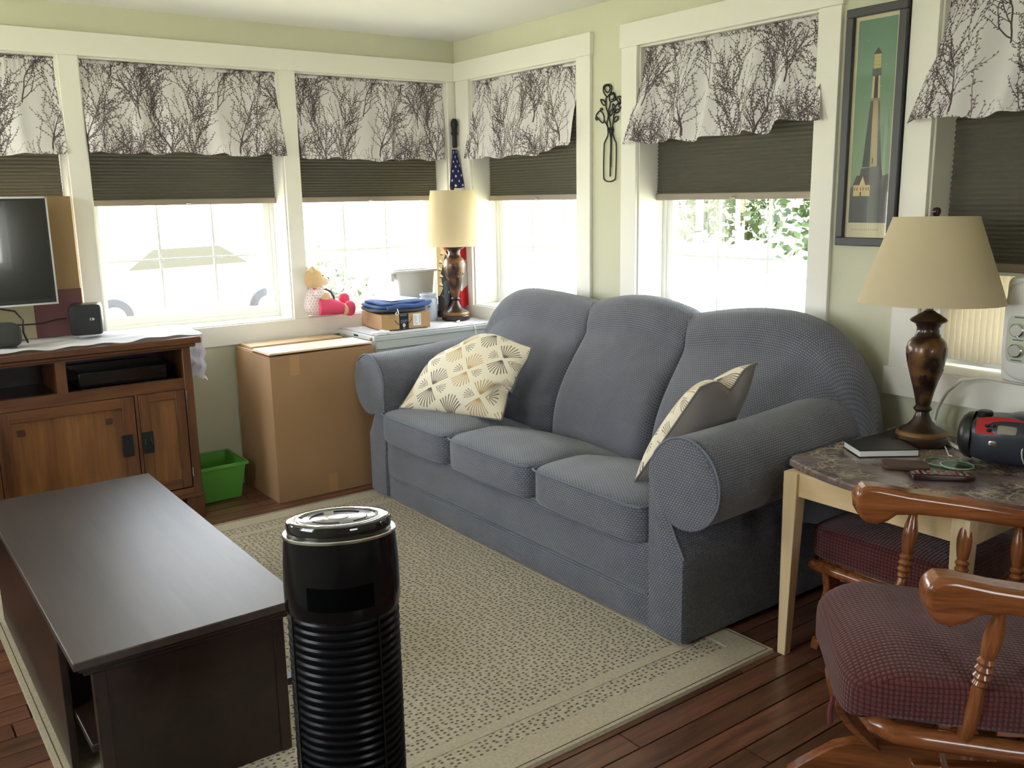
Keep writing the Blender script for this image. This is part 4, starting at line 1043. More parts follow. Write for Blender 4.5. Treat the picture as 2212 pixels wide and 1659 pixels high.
mk('badge', G().add([(0.016,-0.0645,0.080),(0.040,-0.0645,0.080),(0.040,-0.0645,0.096),(0.016,-0.0645,0.096)], [(0,1,2,3)], [[(0,0),(1,0),(1,1),(0,1)]]), printmat('speaker_badge', marks(48, 64, (26,26,26), [(10,10,10,38,3,(220,220,220)),(10,38,24,38,3,(220,220,220)),(22,12,36,12,3,(220,220,220)),(34,12,34,38,3,(220,220,220)),(46,14,46,40,4,(220,220,220)),(46,26,56,26,4,(220,220,220))]), 0.5, ext='EXTEND'), sp)
sb = thing('round_speaker', 'dark rounded mesh speaker low on the console at the room\'s left edge', 'speaker', (-2.53, -0.32, CZ+0.009))
mk('body', G().soft((-2.53,-0.32,CZ+0.009+0.058), (0.075,0.05,0.052), 0.55, 12), plain('speaker_mesh', (0.035,0.035,0.03), 0.8, 0.2, 200, 0.7, 700), sb)
mk('base_ring', G().lathe([(0.05,0),(0.05,0.008)], 24, (-2.53,-0.32,CZ+0.011), 'z', True, 0, 1.1, 0.7), M_black, sb)
tag(mk('power_cable', G().tube([(-2.52,-0.25,1.045),(-2.46,-0.26,1.03),(-2.435,-0.27,0.99),(-2.44,-0.28,0.94),(-2.43,-0.30,0.895)], 0.0045, 8), M_black), 'black cable hanging below the television screen down to the runner', 'cable')
tag(mk('signal_cable', G().tube([(-2.62,-0.14,0.97),(-2.52,-0.15,0.966),(-2.42,-0.14,0.955),(-2.34,-0.13,0.952),(-2.28,-0.13,0.965),(-2.24,-0.14,0.968)], 0.0035, 8), M_black), 'thin black cable running sideways behind the cube speaker', 'cable')

# ------------------------------------------------------------------ bin and cardboard box
bn = thing('waste_bin', 'translucent lime green plastic bin on the floor between console and cardboard box', 'bin', (-1.62, -0.17, 0))
x0, x1, y0, y1 = -1.730, -1.545, -0.265, -0.03; zt = 0.19
def ring(e, z): return [(x0-e,y0-e,z),(x1+e,y0-e,z),(x1+e,y1+e,z),(x0-e,y1+e,z)]
vs = ring(-0.0,0.003)+ring(0.028,zt)+ring(0.024,zt)+ring(-0.004,0.008)
g = G().add(vs, [(3,2,1,0)]+[(k,(k+1)%4,4+(k+1)%4,4+k) for k in range(4)]+[(4+k,4+(k+1)%4,8+(k+1)%4,8+k) for k in range(4)]+[(8+k,8+(k+1)%4,12+(k+1)%4,12+k) for k in range(4)]+[(12,13,14,15)])
mk('tub', g, M_green, bn, bevel=0.004)
e = 0.034
g = G(); vs = ring(0.026,zt-0.002)+ring(e+0.004,zt-0.002)+ring(e+0.004,zt-0.012)+ring(0.027,zt+0.003)+ring(e+0.004,zt+0.003)
g.add(vs, [(4+k,4+(k+1)%4,8+(k+1)%4,8+k) for k in range(4)]+[(12+k,12+(k+1)%4,16+(k+1)%4,16+k) for k in range(4)]+[(16+k,16+(k+1)%4,4+(k+1)%4,4+k) for k in range(4)])
mk('rim', g, M_green, bn)
bx = thing('cardboard_box', 'tall plain brown cardboard box on the floor in front of the windows', 'box', (-1.16, -0.27, 0))
X0, X1, Y0, Y1, Z1 = -1.437, -0.875, -0.499, -0.035, 0.735; T = 0.006
mk('side_wall', G().box(X0, X1, Y0, Y0+T, 0.001, Z1), M_card, bx, bevel=0.0015); mk('side_wall', G().box(X0, X1, Y1-T, Y1, 0.001, Z1), M_card, bx, bevel=0.0015)
mk('side_wall', G().box(X0, X0+T, Y0+T, Y1-T, 0.001, Z1), M_card, bx, bevel=0.0015); mk('side_wall', G().box(X1-T, X1, Y0+T, Y1-T, 0.001, Z1), M_card, bx, bevel=0.0015)
mk('bottom', G().box(X0+T, X1-T, Y0+T, Y1-T, 0.001, 0.01), M_card, bx)
g = G().add([(X0+0.006,Y0+0.012,Z1-0.004),(X1-0.004,Y0+0.010,Z1-0.002),(X1+0.008,Y0+0.26,Z1+0.006),(X0+0.01,Y0+0.25,Z1+0.0)]+[(X0+0.006,Y0+0.012,Z1+0.001),(X1-0.004,Y0+0.010,Z1+0.004),(X1+0.008,Y0+0.26,Z1+0.011),(X0+0.01,Y0+0.25,Z1+0.005)], [(3,2,1,0),(4,5,6,7),(0,1,5,4),(1,2,6,5),(2,3,7,6),(3,0,4,7)])
mk('top_flap', g, M_card, bx)
mk('top_flap', G().box(X0+0.004, X1-0.004, Y1-0.235, Y1-0.004, Z1, Z1+0.005), M_card, bx)
M_tape = plain('clear_tape', srgb(178,138,96), 0.35, 0.05)
mk('packing_tape', G().box(X0+0.10, X0+0.15, Y0-0.0006, Y0, Z1-0.10, Z1-0.002), M_tape, bx)
mk('packing_tape', G().box(X0+0.27, X0+0.32, Y0-0.0006, Y0, 0.002, 0.10), M_tape, bx)
bd = thing('flat_board', 'pale thin wooden board lying on top of the tall cardboard box', 'board', (-1.16, -0.36, Z1+0.012))
mk('plywood', G().box(-1.433, -0.880, -0.490, -0.275, Z1+0.0125, Z1+0.0195), plain('pale_ply', srgb(226,204,176), 0.6, 0.05, 20), bd, bevel=0.001)
mk('lower_sheet', G().box(-1.439, -0.876, -0.493, -0.27, Z1+0.0115, Z1+0.0125), M_cardlight, bd)
bd2 = thing('thin_board', 'narrow pale board lying at the back of the box top, against the window trim', 'board', (-1.16, -0.15, Z1+0.006))
mk('board', G().box(-1.41, -0.90, -0.20, -0.05, Z1+0.0065, Z1+0.0165), plain('pale_ply_dark', srgb(196,168,132), 0.6, 0.05, 20), bd2, bevel=0.001)

# ------------------------------------------------------------------ filing cabinet and what stands on it
FZ = 0.772
fc = thing('filing_cabinet', 'pale grey steel filing cabinet in the corner between box and sofa', 'cabinet', (-0.44, -0.24, 0))
mk('body', G().box(-0.836, -0.030, -0.450, -0.030, 0.0, FZ-0.02), M_steel, fc, bevel=0.004)
mk('top', G().box(-0.845, -0.028, -0.455, -0.028, FZ-0.026, FZ), M_steel, fc, bevel=0.003)
mk('side_seam', G().box(-0.83, -0.03, -0.4545, -0.4495, FZ-0.072, FZ-0.068), plain('seam_grey', srgb(150,154,150), 0.5, 0), fc)
for k in range(2):
    za = 0.05+k*0.325; d = mk('drawer', G().box(-0.848, -0.836, -0.440, -0.040, za, za+0.312), M_steel, fc, bevel=0.003)
    mk('handle', G().box(-0.862, -0.848, -0.30, -0.18, za+0.21, za+0.235), M_chrome, d, bevel=0.004)
    mk('label_holder', G().box(-0.8505, -0.848, -0.275, -0.205, za+0.25, za+0.28), M_chrome, d)
h = mk('lock', G().lathe([(0.0,-0.853),(0.009,-0.853),(0.010,-0.845)], 16, (0,0,0), 'x', False).xform(Matrix.Translation((0,-0.425,FZ-0.013))), M_chrome, fc)
mk('name_plate', G().box(-0.8475, -0.8445, -0.27, -0.225, FZ-0.018, FZ-0.009), M_iron, fc)
lc = thing('lace_cloth', 'white lace edged cloth covering the filing cabinet top', 'cloth', (-0.44, -0.24, FZ))
def lace(u, v):
    x = -0.835+0.79*u; y = -0.447+0.40*v
    ed = (1-min(1, 6*min(u, 1-u)))+(1-min(1, 6*min(v, 1-v)))
    return (x+0.004*math.sin(90*v)*(u < 0.02), y-0.003*abs(math.sin(60*u))*(v < 0.02), FZ+0.0035+0.0016*math.sin(30*u)*math.sin(20*v)+0.003*abs(math.sin(45*u+30*v))*ed*0.6)
mk('cloth', G().grid(lace, 90, 50, (0.8,0.4)), M_cloth, lc, angle=80)
mk('crumpled_corner', G().soft((-0.775,-0.395,FZ+0.011), (0.05,0.035,0.008), 0.7, 8, lambda a,b,c: (a, b, c*(1+0.5*math.sin(90*a)*math.sin(80*b)))), M_cloth, lc)
# parcel
BZ = FZ+0.008
pc = thing('parcel_box', 'open shallow parcel box with black tape and white label on the filing cabinet', 'box', (-0.58, -0.20, BZ))
P0, P1, P2, P3 = Vector((-0.742,-0.352,BZ)), Vector((-0.452,-0.372,BZ)), Vector((-0.420,-0.060,BZ)), Vector((-0.700,-0.045,BZ)); H_ = 0.084; up = Vector((0,0,1))
def slab(a, b, z0, z1, t, flip=False):
    d = (b-a).normalized(); n = Vector((-d.y, d.x, 0))*t
    return [a+up*z0, b+up*z0, b+n+up*z0, a+n+up*z0, a+up*z1, b+up*z1, b+n+up*z1, a+n+up*z1]
BF = [(3,2,1,0),(4,5,6,7),(0,1,5,4),(1,2,6,5),(2,3,7,6),(3,0,4,7)]
for i, (a, b) in enumerate(((P0,P1),(P1,P2),(P2,P3),(P3,P0))):
    uvs = None
    if i == 0: uvs = [[(0,0)]*4]*2+[[(0,0),(1,0),(1,1),(0,1)]]+[[(0.02,0.5)]*4]*3
    mk('side_wall', G().add(slab(a, b, 0, H_, 0.004), BF, uvs), M_parcel if i == 0 else M_card, pc, smooth=False)
mk('bottom', G().add([P0,P1,P2,P3]+[p+up*0.004 for p in (P0,P1,P2,P3)], BF), M_card, pc, smooth=False)
mk('top_flap', G().add([p+up*(H_-0.003) for p in (P0+Vector((0.005,0.005,0)),P1+Vector((-0.005,0.005,0)),P2+Vector((-0.005,-0.005,0)),P3+Vector((0.005,-0.005,0)))]+[p+up*(H_) for p in (P0+Vector((0.005,0.005,0)),P1+Vector((-0.005,0.005,0)),P2+Vector((-0.005,-0.005,0)),P3+Vector((0.005,-0.005,0)))], BF), M_card, pc, smooth=False)
# folded jeans
jn = thing('folded_jeans', 'folded blue jeans lying on the parcel box', 'clothes', (-0.57, -0.2, BZ+H_))
def denim(c, h, ph, z0):
    return G().soft(c, h, 0.45, 14, lambda a,b,d: (a+0.004*math.sin(30*b+ph), b+0.004*math.sin(26*a+ph), d*(1+0.15*math.sin(18*a+ph))+0.0035*math.sin(16*a+22*b+ph)))
jz = BZ+H_
mk('lower_fold', denim((-0.585,-0.205,jz+0.017), (0.152,0.145,0.013), 0.4, 0), M_denimg, jn)
mk('middle_fold', denim((-0.575,-0.195,jz+0.036), (0.156,0.140,0.011), 1.6, 0), M_denim, jn)
mk('top_fold', denim((-0.565,-0.190,jz+0.053), (0.148,0.135,0.009), 2.8, 0), M_denim, jn)
mk('fold_edge', G().tube([(-0.70,-0.345,jz+0.034),(-0.62,-0.352,jz+0.042),(-0.53,-0.345,jz+0.036),(-0.44,-0.335,jz+0.044),(-0.415,-0.325,jz+0.05)], [0.010,0.013,0.012,0.013,0.009], 10), M_denim, jn)
tag(mk('drawstring', G().tube([(-0.655,-0.362,jz+0.012),(-0.665,-0.368,jz+0.004),(-0.655,-0.37,jz-0.004),(-0.645,-0.366,jz+0.006),(-0.65,-0.363,jz+0.03)], 0.003, 6), M_paper, jn))
tag(mk('envelope', G().box(-0.66,-0.47,-0.28,-0.10,jz+0.0655,jz+0.0675).xform(Matrix.Translation((-0.565,-0.19,0)) @ Matrix.Rotation(0.15,4,'Z') @ Matrix.Translation((0.565,0.19,0))), M_paper), 'white envelope lying flat on the folded jeans', 'paper')
# jar
mk_j = thing('stoneware_jar', 'pale blue grey lidless stoneware jar behind the parcel box', 'jar', (-0.305, -0.115, BZ-0.003))
mk('body', G().lathe([(0.0,0.0),(0.050,0.0),(0.054,0.006),(0.055,0.118),(0.050,0.132),(0.044,0.136),(0.044,0.142),(0.048,0.146),(0.048,0.156),(0.044,0.158),(0.042,0.15),(0.042,0.12),(0.0,0.01)], 40, (-0.305,-0.115,BZ-0.003), 'z', False), M_jar, mk_j)
def jl(u, v):
    a = -2.35+0.5*u+0.1; return (-0.305+0.0555*math.cos(a), -0.115+0.0555*math.sin(a), BZ+0.075+0.028*v)
mk('stamp', G().grid(jl, 8, 1, (1,1)), printmat('jar_stamp', marks(60, 120, (176,184,196), [(30,34,30,54,4,(60,66,84)),(40,34,40,54,4,(60,66,84)),(30,54,40,54,3,(60,66,84)),(54,34,54,54,4,(60,66,84)),(64,34,64,54,4,(60,66,84)),(54,34,64,34,3,(60,66,84)),(78,34,78,54,4,(60,66,84)),(88,34,88,54,4,(60,66,84)),(40,12,60,4,2,(110,116,130)),(60,4,80,12,2,(110,116,130))]), 0.3, ext='EXTEND'), mk_j)
# grey tote in the window recess
tt = thing('storage_tote', 'light grey plastic tote with wide rim in the window recess behind the jar', 'bin', (-0.29, 0.075, 0.853))
def rr_(cx, cy, hx, hy, z, n=32): return [(cx+hx*math.copysign(abs(math.cos(2*PI*k/n))**0.45, math.cos(2*PI*k/n)), cy+hy*math.copysign(abs(math.sin(2*PI*k/n))**0.45, math.sin(2*PI*k/n)), z) for k in range(n)]
TX, TY = -0.292, 0.070
g = G(); rs = [rr_(TX,TY,0.112,0.050,0.853), rr_(TX,TY,0.132,0.058,1.048), rr_(TX,TY,0.165,0.070,1.050), rr_(TX,TY,0.165,0.070,1.062), rr_(TX,TY,0.128,0.054,1.062), rr_(TX,TY,0.108,0.046,0.86)]
g.add(sum(rs, []), [(i*32+k, i*32+(k+1)%32, (i+1)*32+(k+1)%32, (i+1)*32+k) for i in range(5) for k in range(32)]+[tuple(range(160,192))])
mk('tub', g, M_tote, tt)
mk('grip', G().box(TX-0.163,TX-0.142,TY-0.03,TY+0.03,1.002,1.052), M_tote, tt, bevel=0.003)
# ------------------------------------------------------------------ teddy bear on the sill
tb = thing('teddy_bear', 'tan teddy bear in dotted smock and pink trousers sitting on the window sill, facing sideways', 'toy', (-1.0, -0.03, 0.853))
def ball(nm, c, h, m, par=tb, e=1.0, fn=None, n=10): return mk(nm, G().soft(c, h, e, n, fn), m, par)
hd = ball('head', (-0.965,-0.005,1.055), (0.058,0.055,0.060), M_plush)
ball('muzzle', (-0.913,-0.010,1.040), (0.038,0.032,0.028), M_plushl, hd).location = (0,0,0)
ball('nose', (-0.882,-0.012,1.052), (0.010,0.013,0.009), M_black, hd).location = (0,0,0)
for s in (-1, 1): ball('ear', (-0.985,-0.005+s*0.045,1.105), (0.014,0.022,0.022), M_plush, hd).location = (0,0,0); ball('eye', (-0.920,-0.010+s*0.026,1.072), (0.005,0.005,0.005), M_black, hd).location = (0,0,0)
ball('smock', (-0.965,-0.012,0.940), (0.066,0.058,0.085), M_dots, tb, 0.9, lambda a,b,c: (a*(1-0.35*c/0.085)*1.0, b*(1-0.25*c/0.085), c))
ball('arm', (-0.925,-0.062,0.950), (0.032,0.026,0.034), M_plush); ball('sleeve', (-0.955,-0.052,0.975), (0.034,0.026,0.032), M_dots)
for y, dz in ((-0.060, 0.0), (0.030, 0.03)):
    lg = mk('leg', G().tube([(-0.965,y,0.905),(-0.915,y-0.006,0.905+dz*0.3),(-0.855,y-0.012,0.893+dz*0.4),(-0.815,y-0.014,0.882+dz*0.5)], [0.046,0.046,0.038,0.026], 16), M_pink, tb)
    ft = ball('shoe', (-0.790+dz*0.4,y-0.018,0.885+dz*1.2), (0.032,0.028,0.042), M_pink, lg, 0.85); ft.location = (0,0,0)
    cf = mk('ankle', G().lathe([(0.030,-0.012),(0.033,0.0),(0.030,0.012)], 16, (0,0,0), 'x').xform(Matrix.Translation((-0.820,y-0.014,0.882+dz*0.5))), M_plush, lg); cf.location = (0,0,0)
mk('neck_ribbon', G().tube([(-0.985,-0.040,1.004),(-0.955,-0.052,1.000),(-0.928,-0.050,0.996),(-0.905,-0.040,1.000)], 0.005, 8), plain('coral_ribbon', srgb(206,84,56), 0.6, 0.1), tb)
mk('toy_stethoscope', G().tube([(-0.915,-0.045,0.998),(-0.888,-0.052,0.985),(-0.872,-0.056,0.955),(-0.868,-0.056,0.925),(-0.870,-0.054,0.905)], 0.0055, 8), M_ribbon, tb)

# ------------------------------------------------------------------ lamps
def lamp(label, loc, tilt, shade, group='pair of carved bronze table lamps'):
    t = bpy.data.objects.new('table_lamp', None); link(t); t.location = loc; t.rotation_euler = tilt
    tag(t, label, 'lamp', group)
    b = mk('base', G().lathe([(0.0,0.0),(0.080,0.0),(0.083,0.006),(0.083,0.022),(0.078,0.028)], 48, cap=True), M_bronzed, t)
    mk('base_band', G().lathe([(0.078,0.028),(0.080,0.034),(0.077,0.042),(0.072,0.046)], 48, cap=False), M_bronzeg, b)
    mk('stem', G().lathe([(0.073,0.045),(0.066,0.052),(0.046,0.062),(0.030,0.080),(0.022,0.100),(0.021,0.110),(0.027,0.114),(0.029,0.119),(0.026,0.125),(0.022,0.130)], 48, cap=False), M_bronzed, t)
    by = mk('body', G().lathe([(0.022,0.128),(0.026,0.150),(0.034,0.185),(0.045,0.225),(0.056,0.265),(0.063,0.300),(0.0635,0.322),(0.058,0.342),(0.046,0.356),(0.038,0.360)], 48, cap=False), M_bronze, t)
    mk('neck_cap', G().lathe([(0.038,0.358),(0.041,0.362),(0.039,0.367),(0.036,0.371),(0.034,0.388),(0.040,0.402),(0.055,0.410),(0.058,0.414),(0.054,0.420),(0.036,0.432),(0.022,0.440),(0.014,0.446)], 48, cap=False), M_bronzed, t)
    rl = random.Random(8)
    for k in range(9):         # carved leaves on the body
        a = k*2*PI/9+rl.uniform(-.2,.2); z = 0.20+0.115*((k*0.37) % 1)+0.01
        rz = np.interp(z, [0.128,0.150,0.185,0.225,0.265,0.300,0.322], [0.022,0.026,0.034,0.045,0.056,0.063,0.0635])
        def lf(u, v, a=a, z=z, tw=rl.uniform(-.5,.5)):
            w = 0.012*math.sin(PI*u)**0.8*(2*v-1); L = (u-0.5)*0.042
            da = (w*math.cos(tw)-L*math.sin(tw))/rz; zz = z+w*math.sin(tw)+L*math.cos(tw)
            rr2 = np.interp(zz, [0.128,0.150,0.185,0.225,0.265,0.300,0.322], [0.022,0.026,0.034,0.045,0.056,0.063,0.0635])+0.0022-0.0018*abs(2*v-1)
            return (rr2*math.cos(a+da), rr2*math.sin(a+da), zz)
        mk('carved_leaf', G().grid(lf, 8, 4), M_bronzed, by)
    mk('socket', G().lathe([(0.012,0.444),(0.012,0.475),(0.017,0.478),(0.017,0.53),(0.0,0.532)], 20, cap=False), M_bronzed, t)
    (zb, rb, zt, rt) = shade
    n = 96; prof = [(rb,zb),(rb-0.0005,zb+0.006),(rt+0.0005,zt-0.005),(rt,zt)]
    sh = mk('shade', G().lathe(prof+[(rt-0.002,zt),(rb-0.002,zb),(rb,zb)], n, cap=False), M_lampshade, t, angle=20)
    mk('shade_ring', G().tube([((rt-0.002)*math.cos(a), (rt-0.002)*math.sin(a), zt-0.002) for a in [2*PI*k/64 for k in range(64)]], 0.0016, 6, closed=True), plain('brass_wire', srgb(120,96,70), 0.4, 0, metal=0.6), sh)
    mk('harp', G().tube([(0.017,0,0.478),(0.040,0,0.53),(0.055,0,0.60),(0.045,0,0.68),(0.0,0,zt-0.012),(-0.045,0,0.68),(-0.055,0,0.60),(-0.040,0,0.53),(-0.017,0,0.478)], 0.0022, 6), M_chrome, t)
    for k in range(3): a = 2*PI*k/3+0.4; mk('spider_arm', G().tube([(0,0,zt-0.012),((rt-0.003)*math.cos(a),(rt-0.003)*math.sin(a),zt-0.003)], 0.0018, 6), M_chrome, sh)
    mk('finial', G().lathe([(0.0,zt-0.014),(0.010,zt-0.012),(0.010,zt-0.004),(0.006,zt+0.0),(0.009,zt+0.003),(0.013,zt+0.012),(0.0135,zt+0.020),(0.009,zt+0.028),(0.0,zt+0.030)], 24, cap=False), M_bronzed, t)
    return t
l1 = lamp('carved bronze lamp with narrow cream shade on the filing cabinet in the corner', (-0.172,-0.205,FZ+0.008), (0, 0, 0.5), (0.425, 0.167, 0.738, 0.127))
l2 = lamp('carved bronze lamp with wide cream empire shade on the marble topped table', (-0.215,-3.10,0.641), (math.radians(1.0), math.radians(1.6), 1.2), (0.470, 0.224, 0.748, 0.130))
lco = mk('lamp_cord', G().tube([(-0.20,-0.285,FZ+0.010),(-0.235,-0.31,FZ+0.010),(-0.24,-0.36,FZ+0.010),(-0.225,-0.42,FZ+0.010),(-0.215,-0.452,FZ+0.006),(-0.210,-0.462,FZ-0.02),(-0.205,-0.463,FZ-0.12),(-0.20,-0.463,0.5)], 0.0035, 8), M_cream)
lco.parent = l1; lco.matrix_parent_inverse = l1.matrix_basis.inverted(); lco['label'] = 'white lamp cord draped over the cabinet edge'

# ------------------------------------------------------------------ flag, banner
fp = thing('flag_on_pole', 'furled striped flag with white stars on a dark pole standing in the room corner', 'flag', (-0.045, -0.05, FZ+0.006))
mk('pole', G().lathe([(0.0,0.0),(0.009,0.0),(0.009,0.92),(0.011,0.93)], 16, (-0.045,-0.052,FZ+0.007)), M_bronzed, fp)
mk('grip', G().lathe([(0.011,0.0),(0.014,0.01),(0.014,0.07),(0.019,0.075),(0.020,0.085),(0.016,0.095),(0.018,0.115),(0.021,0.13),(0.019,0.15),(0.011,0.163),(0.0,0.166)], 20, (-0.045,-0.052,FZ+0.99)), M_iron, fp)
mk('collar', G().lathe([(0.013,0.0),(0.015,0.004),(0.015,0.02),(0.013,0.024)], 20, (-0.045,-0.052,FZ+0.955)), M_bronzeg, fp)
def flagf(u, v):        # u around, v down
    z = 1.752-(1.752-0.845)*v; R = 0.018+0.042*min(1, v*4.2)**1.3-0.016*min(1,max(0,(v-0.24)*5))+0.030*max(0,v-0.6); a = -2.6+u*4.3
    k = 1+0.20*math.sin(3.2*a*2+1)*min(1, v*2)
    x = -0.055+R*1.1*k*math.cos(a); y = -0.055+R*0.9*k*math.sin(a)-0.01*v
    return (min(x, -0.022), min(y, -0.024), z-0.02*math.sin(3*a)*v)
g = G().grid(flagf, 40, 50)
for k, q in enumerate(g.uv): g.uv[k] = [(0.03+0.34*a+0.10*b, (0.95-2.0*b if b < 0.3 else 0.35-0.45*(b-0.3))-0.04*a) for a, b in [(p_[0], min(1, p_[1])) for p_ in q]]
mk('furled_cloth', g, M_flag, fp, angle=80)
bn2 = thing('printed_banner', 'small dark printed banner with a cream curl and red stripes behind the corner lamp', 'banner', (-0.12, -0.075, FZ+0.006))
def banf(u, v):
    x = -0.205+0.215*u; y = -0.058-0.010*math.sin(5*u+1)-0.035*max(0, u-0.7); z = 1.205-0.425*v
    return (min(x, -0.024), y-0.01*v*math.sin(9*u), z)
g = G().grid(banf, 30, 30, (1,-1), uvo=(0,1))
mk('cloth', g, M_banner, bn2, angle=80)
mk('hanging_rod', G().tube([(-0.21,-0.066,1.208),(-0.03,-0.075,1.208)], 0.004, 8), M_iron, bn2)
mk('support', G().tube([(-0.12,-0.048,FZ+0.009),(-0.12,-0.048,1.208)], 0.003, 8), M_iron, bn2)
bl = thing('dark_bowl', 'small dark bowl tilted beside the base of the corner lamp', 'bowl', (-0.232,-0.072,FZ+0.007))
mk('bowl', G().lathe([(0.0,0.0),(0.015,0.0),(0.026,0.018),(0.030,0.038),(0.028,0.038),(0.023,0.018),(0.0,0.005)], 28, (0,0,0), 'z', False).xform(Matrix.Translation((-0.232,-0.075,FZ+0.014)) @ Matrix.Rotation(0.35,4,'Y')), M_bronzed, bl)

# ------------------------------------------------------------------ metal flower vase on the wall
wv = thing('wall_ornament', 'black wire outline of a bottle vase with flowers on the wall between two windows', 'ornament', (-0.006, -1.32, 1.54))
CUR = [[(-1.3214, 1.9299), (-1.302, 1.9478), (-1.2942, 1.9647), (-1.2959, 1.9806), (-1.3062, 1.9875), (-1.3264, 1.9877), (-1.3442, 1.9836), (-1.3522, 1.9677), (-1.3466, 1.9508), (-1.3214, 1.9299)], [(-1.3212, 1.9518), (-1.3064, 1.9621), (-1.304, 1.9784), (-1.3152, 1.9831), (-1.3331, 1.9806), (-1.3407, 1.9688), (-1.3333, 1.955), (-1.3212, 1.9518)], [(-1.3133, 1.9307), (-1.3136, 1.8866), (-1.3249, 1.8621), (-1.3273, 1.8384), (-1.3208, 1.8094), (-1.3299, 1.7851)], [(-1.3577, 1.9483), (-1.3445, 1.9423), (-1.3366, 1.9285), (-1.3425, 1.9075), (-1.358, 1.9091), (-1.3756, 1.9133), (-1.3777, 1.9276), (-1.3687, 1.9443), (-1.3577, 1.9483)], [(-1.3511, 1.9388), (-1.3622, 1.9406), (-1.3701, 1.9341), (-1.3646, 1.9172), (-1.3513, 1.9184)], [(-1.3447, 1.9073), (-1.3382, 1.8845), (-1.3294, 1.8677), (-1.3341, 1.8379), (-1.3432, 1.8078), (-1.3465, 1.7854)], [(-1.3886, 1.9237), (-1.4017, 1.9268), (-1.4147, 1.9227), (-1.432, 1.9225), (-1.433, 1.9081), (-1.4258, 1.903), (-1.4346, 1.8849), (-1.4195, 1.8805), (-1.4109, 1.8725), (-1.4021, 1.882), (-1.3998, 1.8966), (-1.3865, 1.9152), (-1.3886, 1.9237)], [(-1.3955, 1.8956), (-1.3759, 1.8813), (-1.3717, 1.8584), (-1.3631, 1.8239), (-1.359, 1.7861)], [(-1.4018, 1.9195), (-1.4106, 1.9072), (-1.4064, 1.8903), (-1.4193, 1.9007), (-1.4257, 1.9087)], [(-1.2749, 1.9239), (-1.2953, 1.9191), (-1.3089, 1.9047), (-1.3113, 1.8956), (-1.2954, 1.897), (-1.2818, 1.91), (-1.2749, 1.9239)], [(-1.3625, 1.897), (-1.3736, 1.8844), (-1.3716, 1.87), (-1.3605, 1.8768), (-1.359, 1.8886), (-1.3625, 1.897)], [(-1.376, 1.8638), (-1.3935, 1.8697), (-1.4045, 1.8673), (-1.398, 1.8562), (-1.3805, 1.8533), (-1.376, 1.8638)], [(-1.3676, 1.8177), (-1.3719, 1.8321), (-1.396, 1.8375), (-1.3918, 1.8218), (-1.372, 1.813), (-1.3676, 1.8177)], [(-1.3407, 1.8462), (-1.3406, 1.8609), (-1.3583, 1.8741), (-1.3593, 1.8564), (-1.3474, 1.8442), (-1.3407, 1.8462)], [(-1.2591, 1.8675), (-1.2728, 1.8723), (-1.2911, 1.859), (-1.3003, 1.8405), (-1.2981, 1.8199), (-1.2845, 1.8164), (-1.25, 1.8444), (-1.2407, 1.8421), (-1.2431, 1.8329), (-1.2546, 1.8335), (-1.243, 1.8509), (-1.2591, 1.8675)], [(-1.2705, 1.871), (-1.2773, 1.8832), (-1.2865, 1.8801), (-1.2829, 1.873)], [(-1.2981, 1.8258), (-1.314, 1.8099), (-1.3277, 1.7882)], [(-1.3278, 1.7704), (-1.3256, 1.7527), (-1.3077, 1.727), (-1.3001, 1.7035), (-1.298, 1.5708), (-1.3087, 1.5462), (-1.3384, 1.5394), (-1.3699, 1.5447), (-1.3822, 1.5684), (-1.3854, 1.7019), (-1.375, 1.7291), (-1.3637, 1.7504), (-1.3582, 1.7684)], [(-1.3367, 1.7728), (-1.3459, 1.7485), (-1.3472, 1.6891), (-1.3444, 1.6445), (-1.3436, 1.5619)], [(-1.3524, 1.7688), (-1.3505, 1.7334), (-1.3488, 1.6592), (-1.3478, 1.6054)], [(-1.3254, 1.7869), (-1.3634, 1.7858)], [(-1.3255, 1.7794), (-1.3644, 1.7769)], [(-1.3278, 1.7734), (-1.3613, 1.7706)]]
names = ['flower']*2+['stem']+['flower']*2+['stem']+['flower','stem','flower']+['leaf']*5+['flower']*2+['stem','vase_outline','stem','stem','band','band','band']
for c, nm in zip(CUR, names):
    P = []
    for i in range(len(c)-1):       # catmull-rom smoothing
        p0, p1, p2, p3 = c[max(0,i-1)], c[i], c[i+1], c[min(len(c)-1,i+2)]
        for k in range(4):
            t = k/4; P.append((-0.0075,)+tuple(0.5*((2*p1[j])+(-p0[j]+p2[j])*t+(2*p0[j]-5*p1[j]+4*p2[j]-p3[j])*t*t+(-p0[j]+3*p1[j]-3*p2[j]+p3[j])*t**3) for j in (0,1)))
    P.append((-0.0075,)+tuple(c[-1]))
    mk(nm, G().tube(P, 0.0046 if nm == 'band' else 0.0033, 6), M_iron, wv)

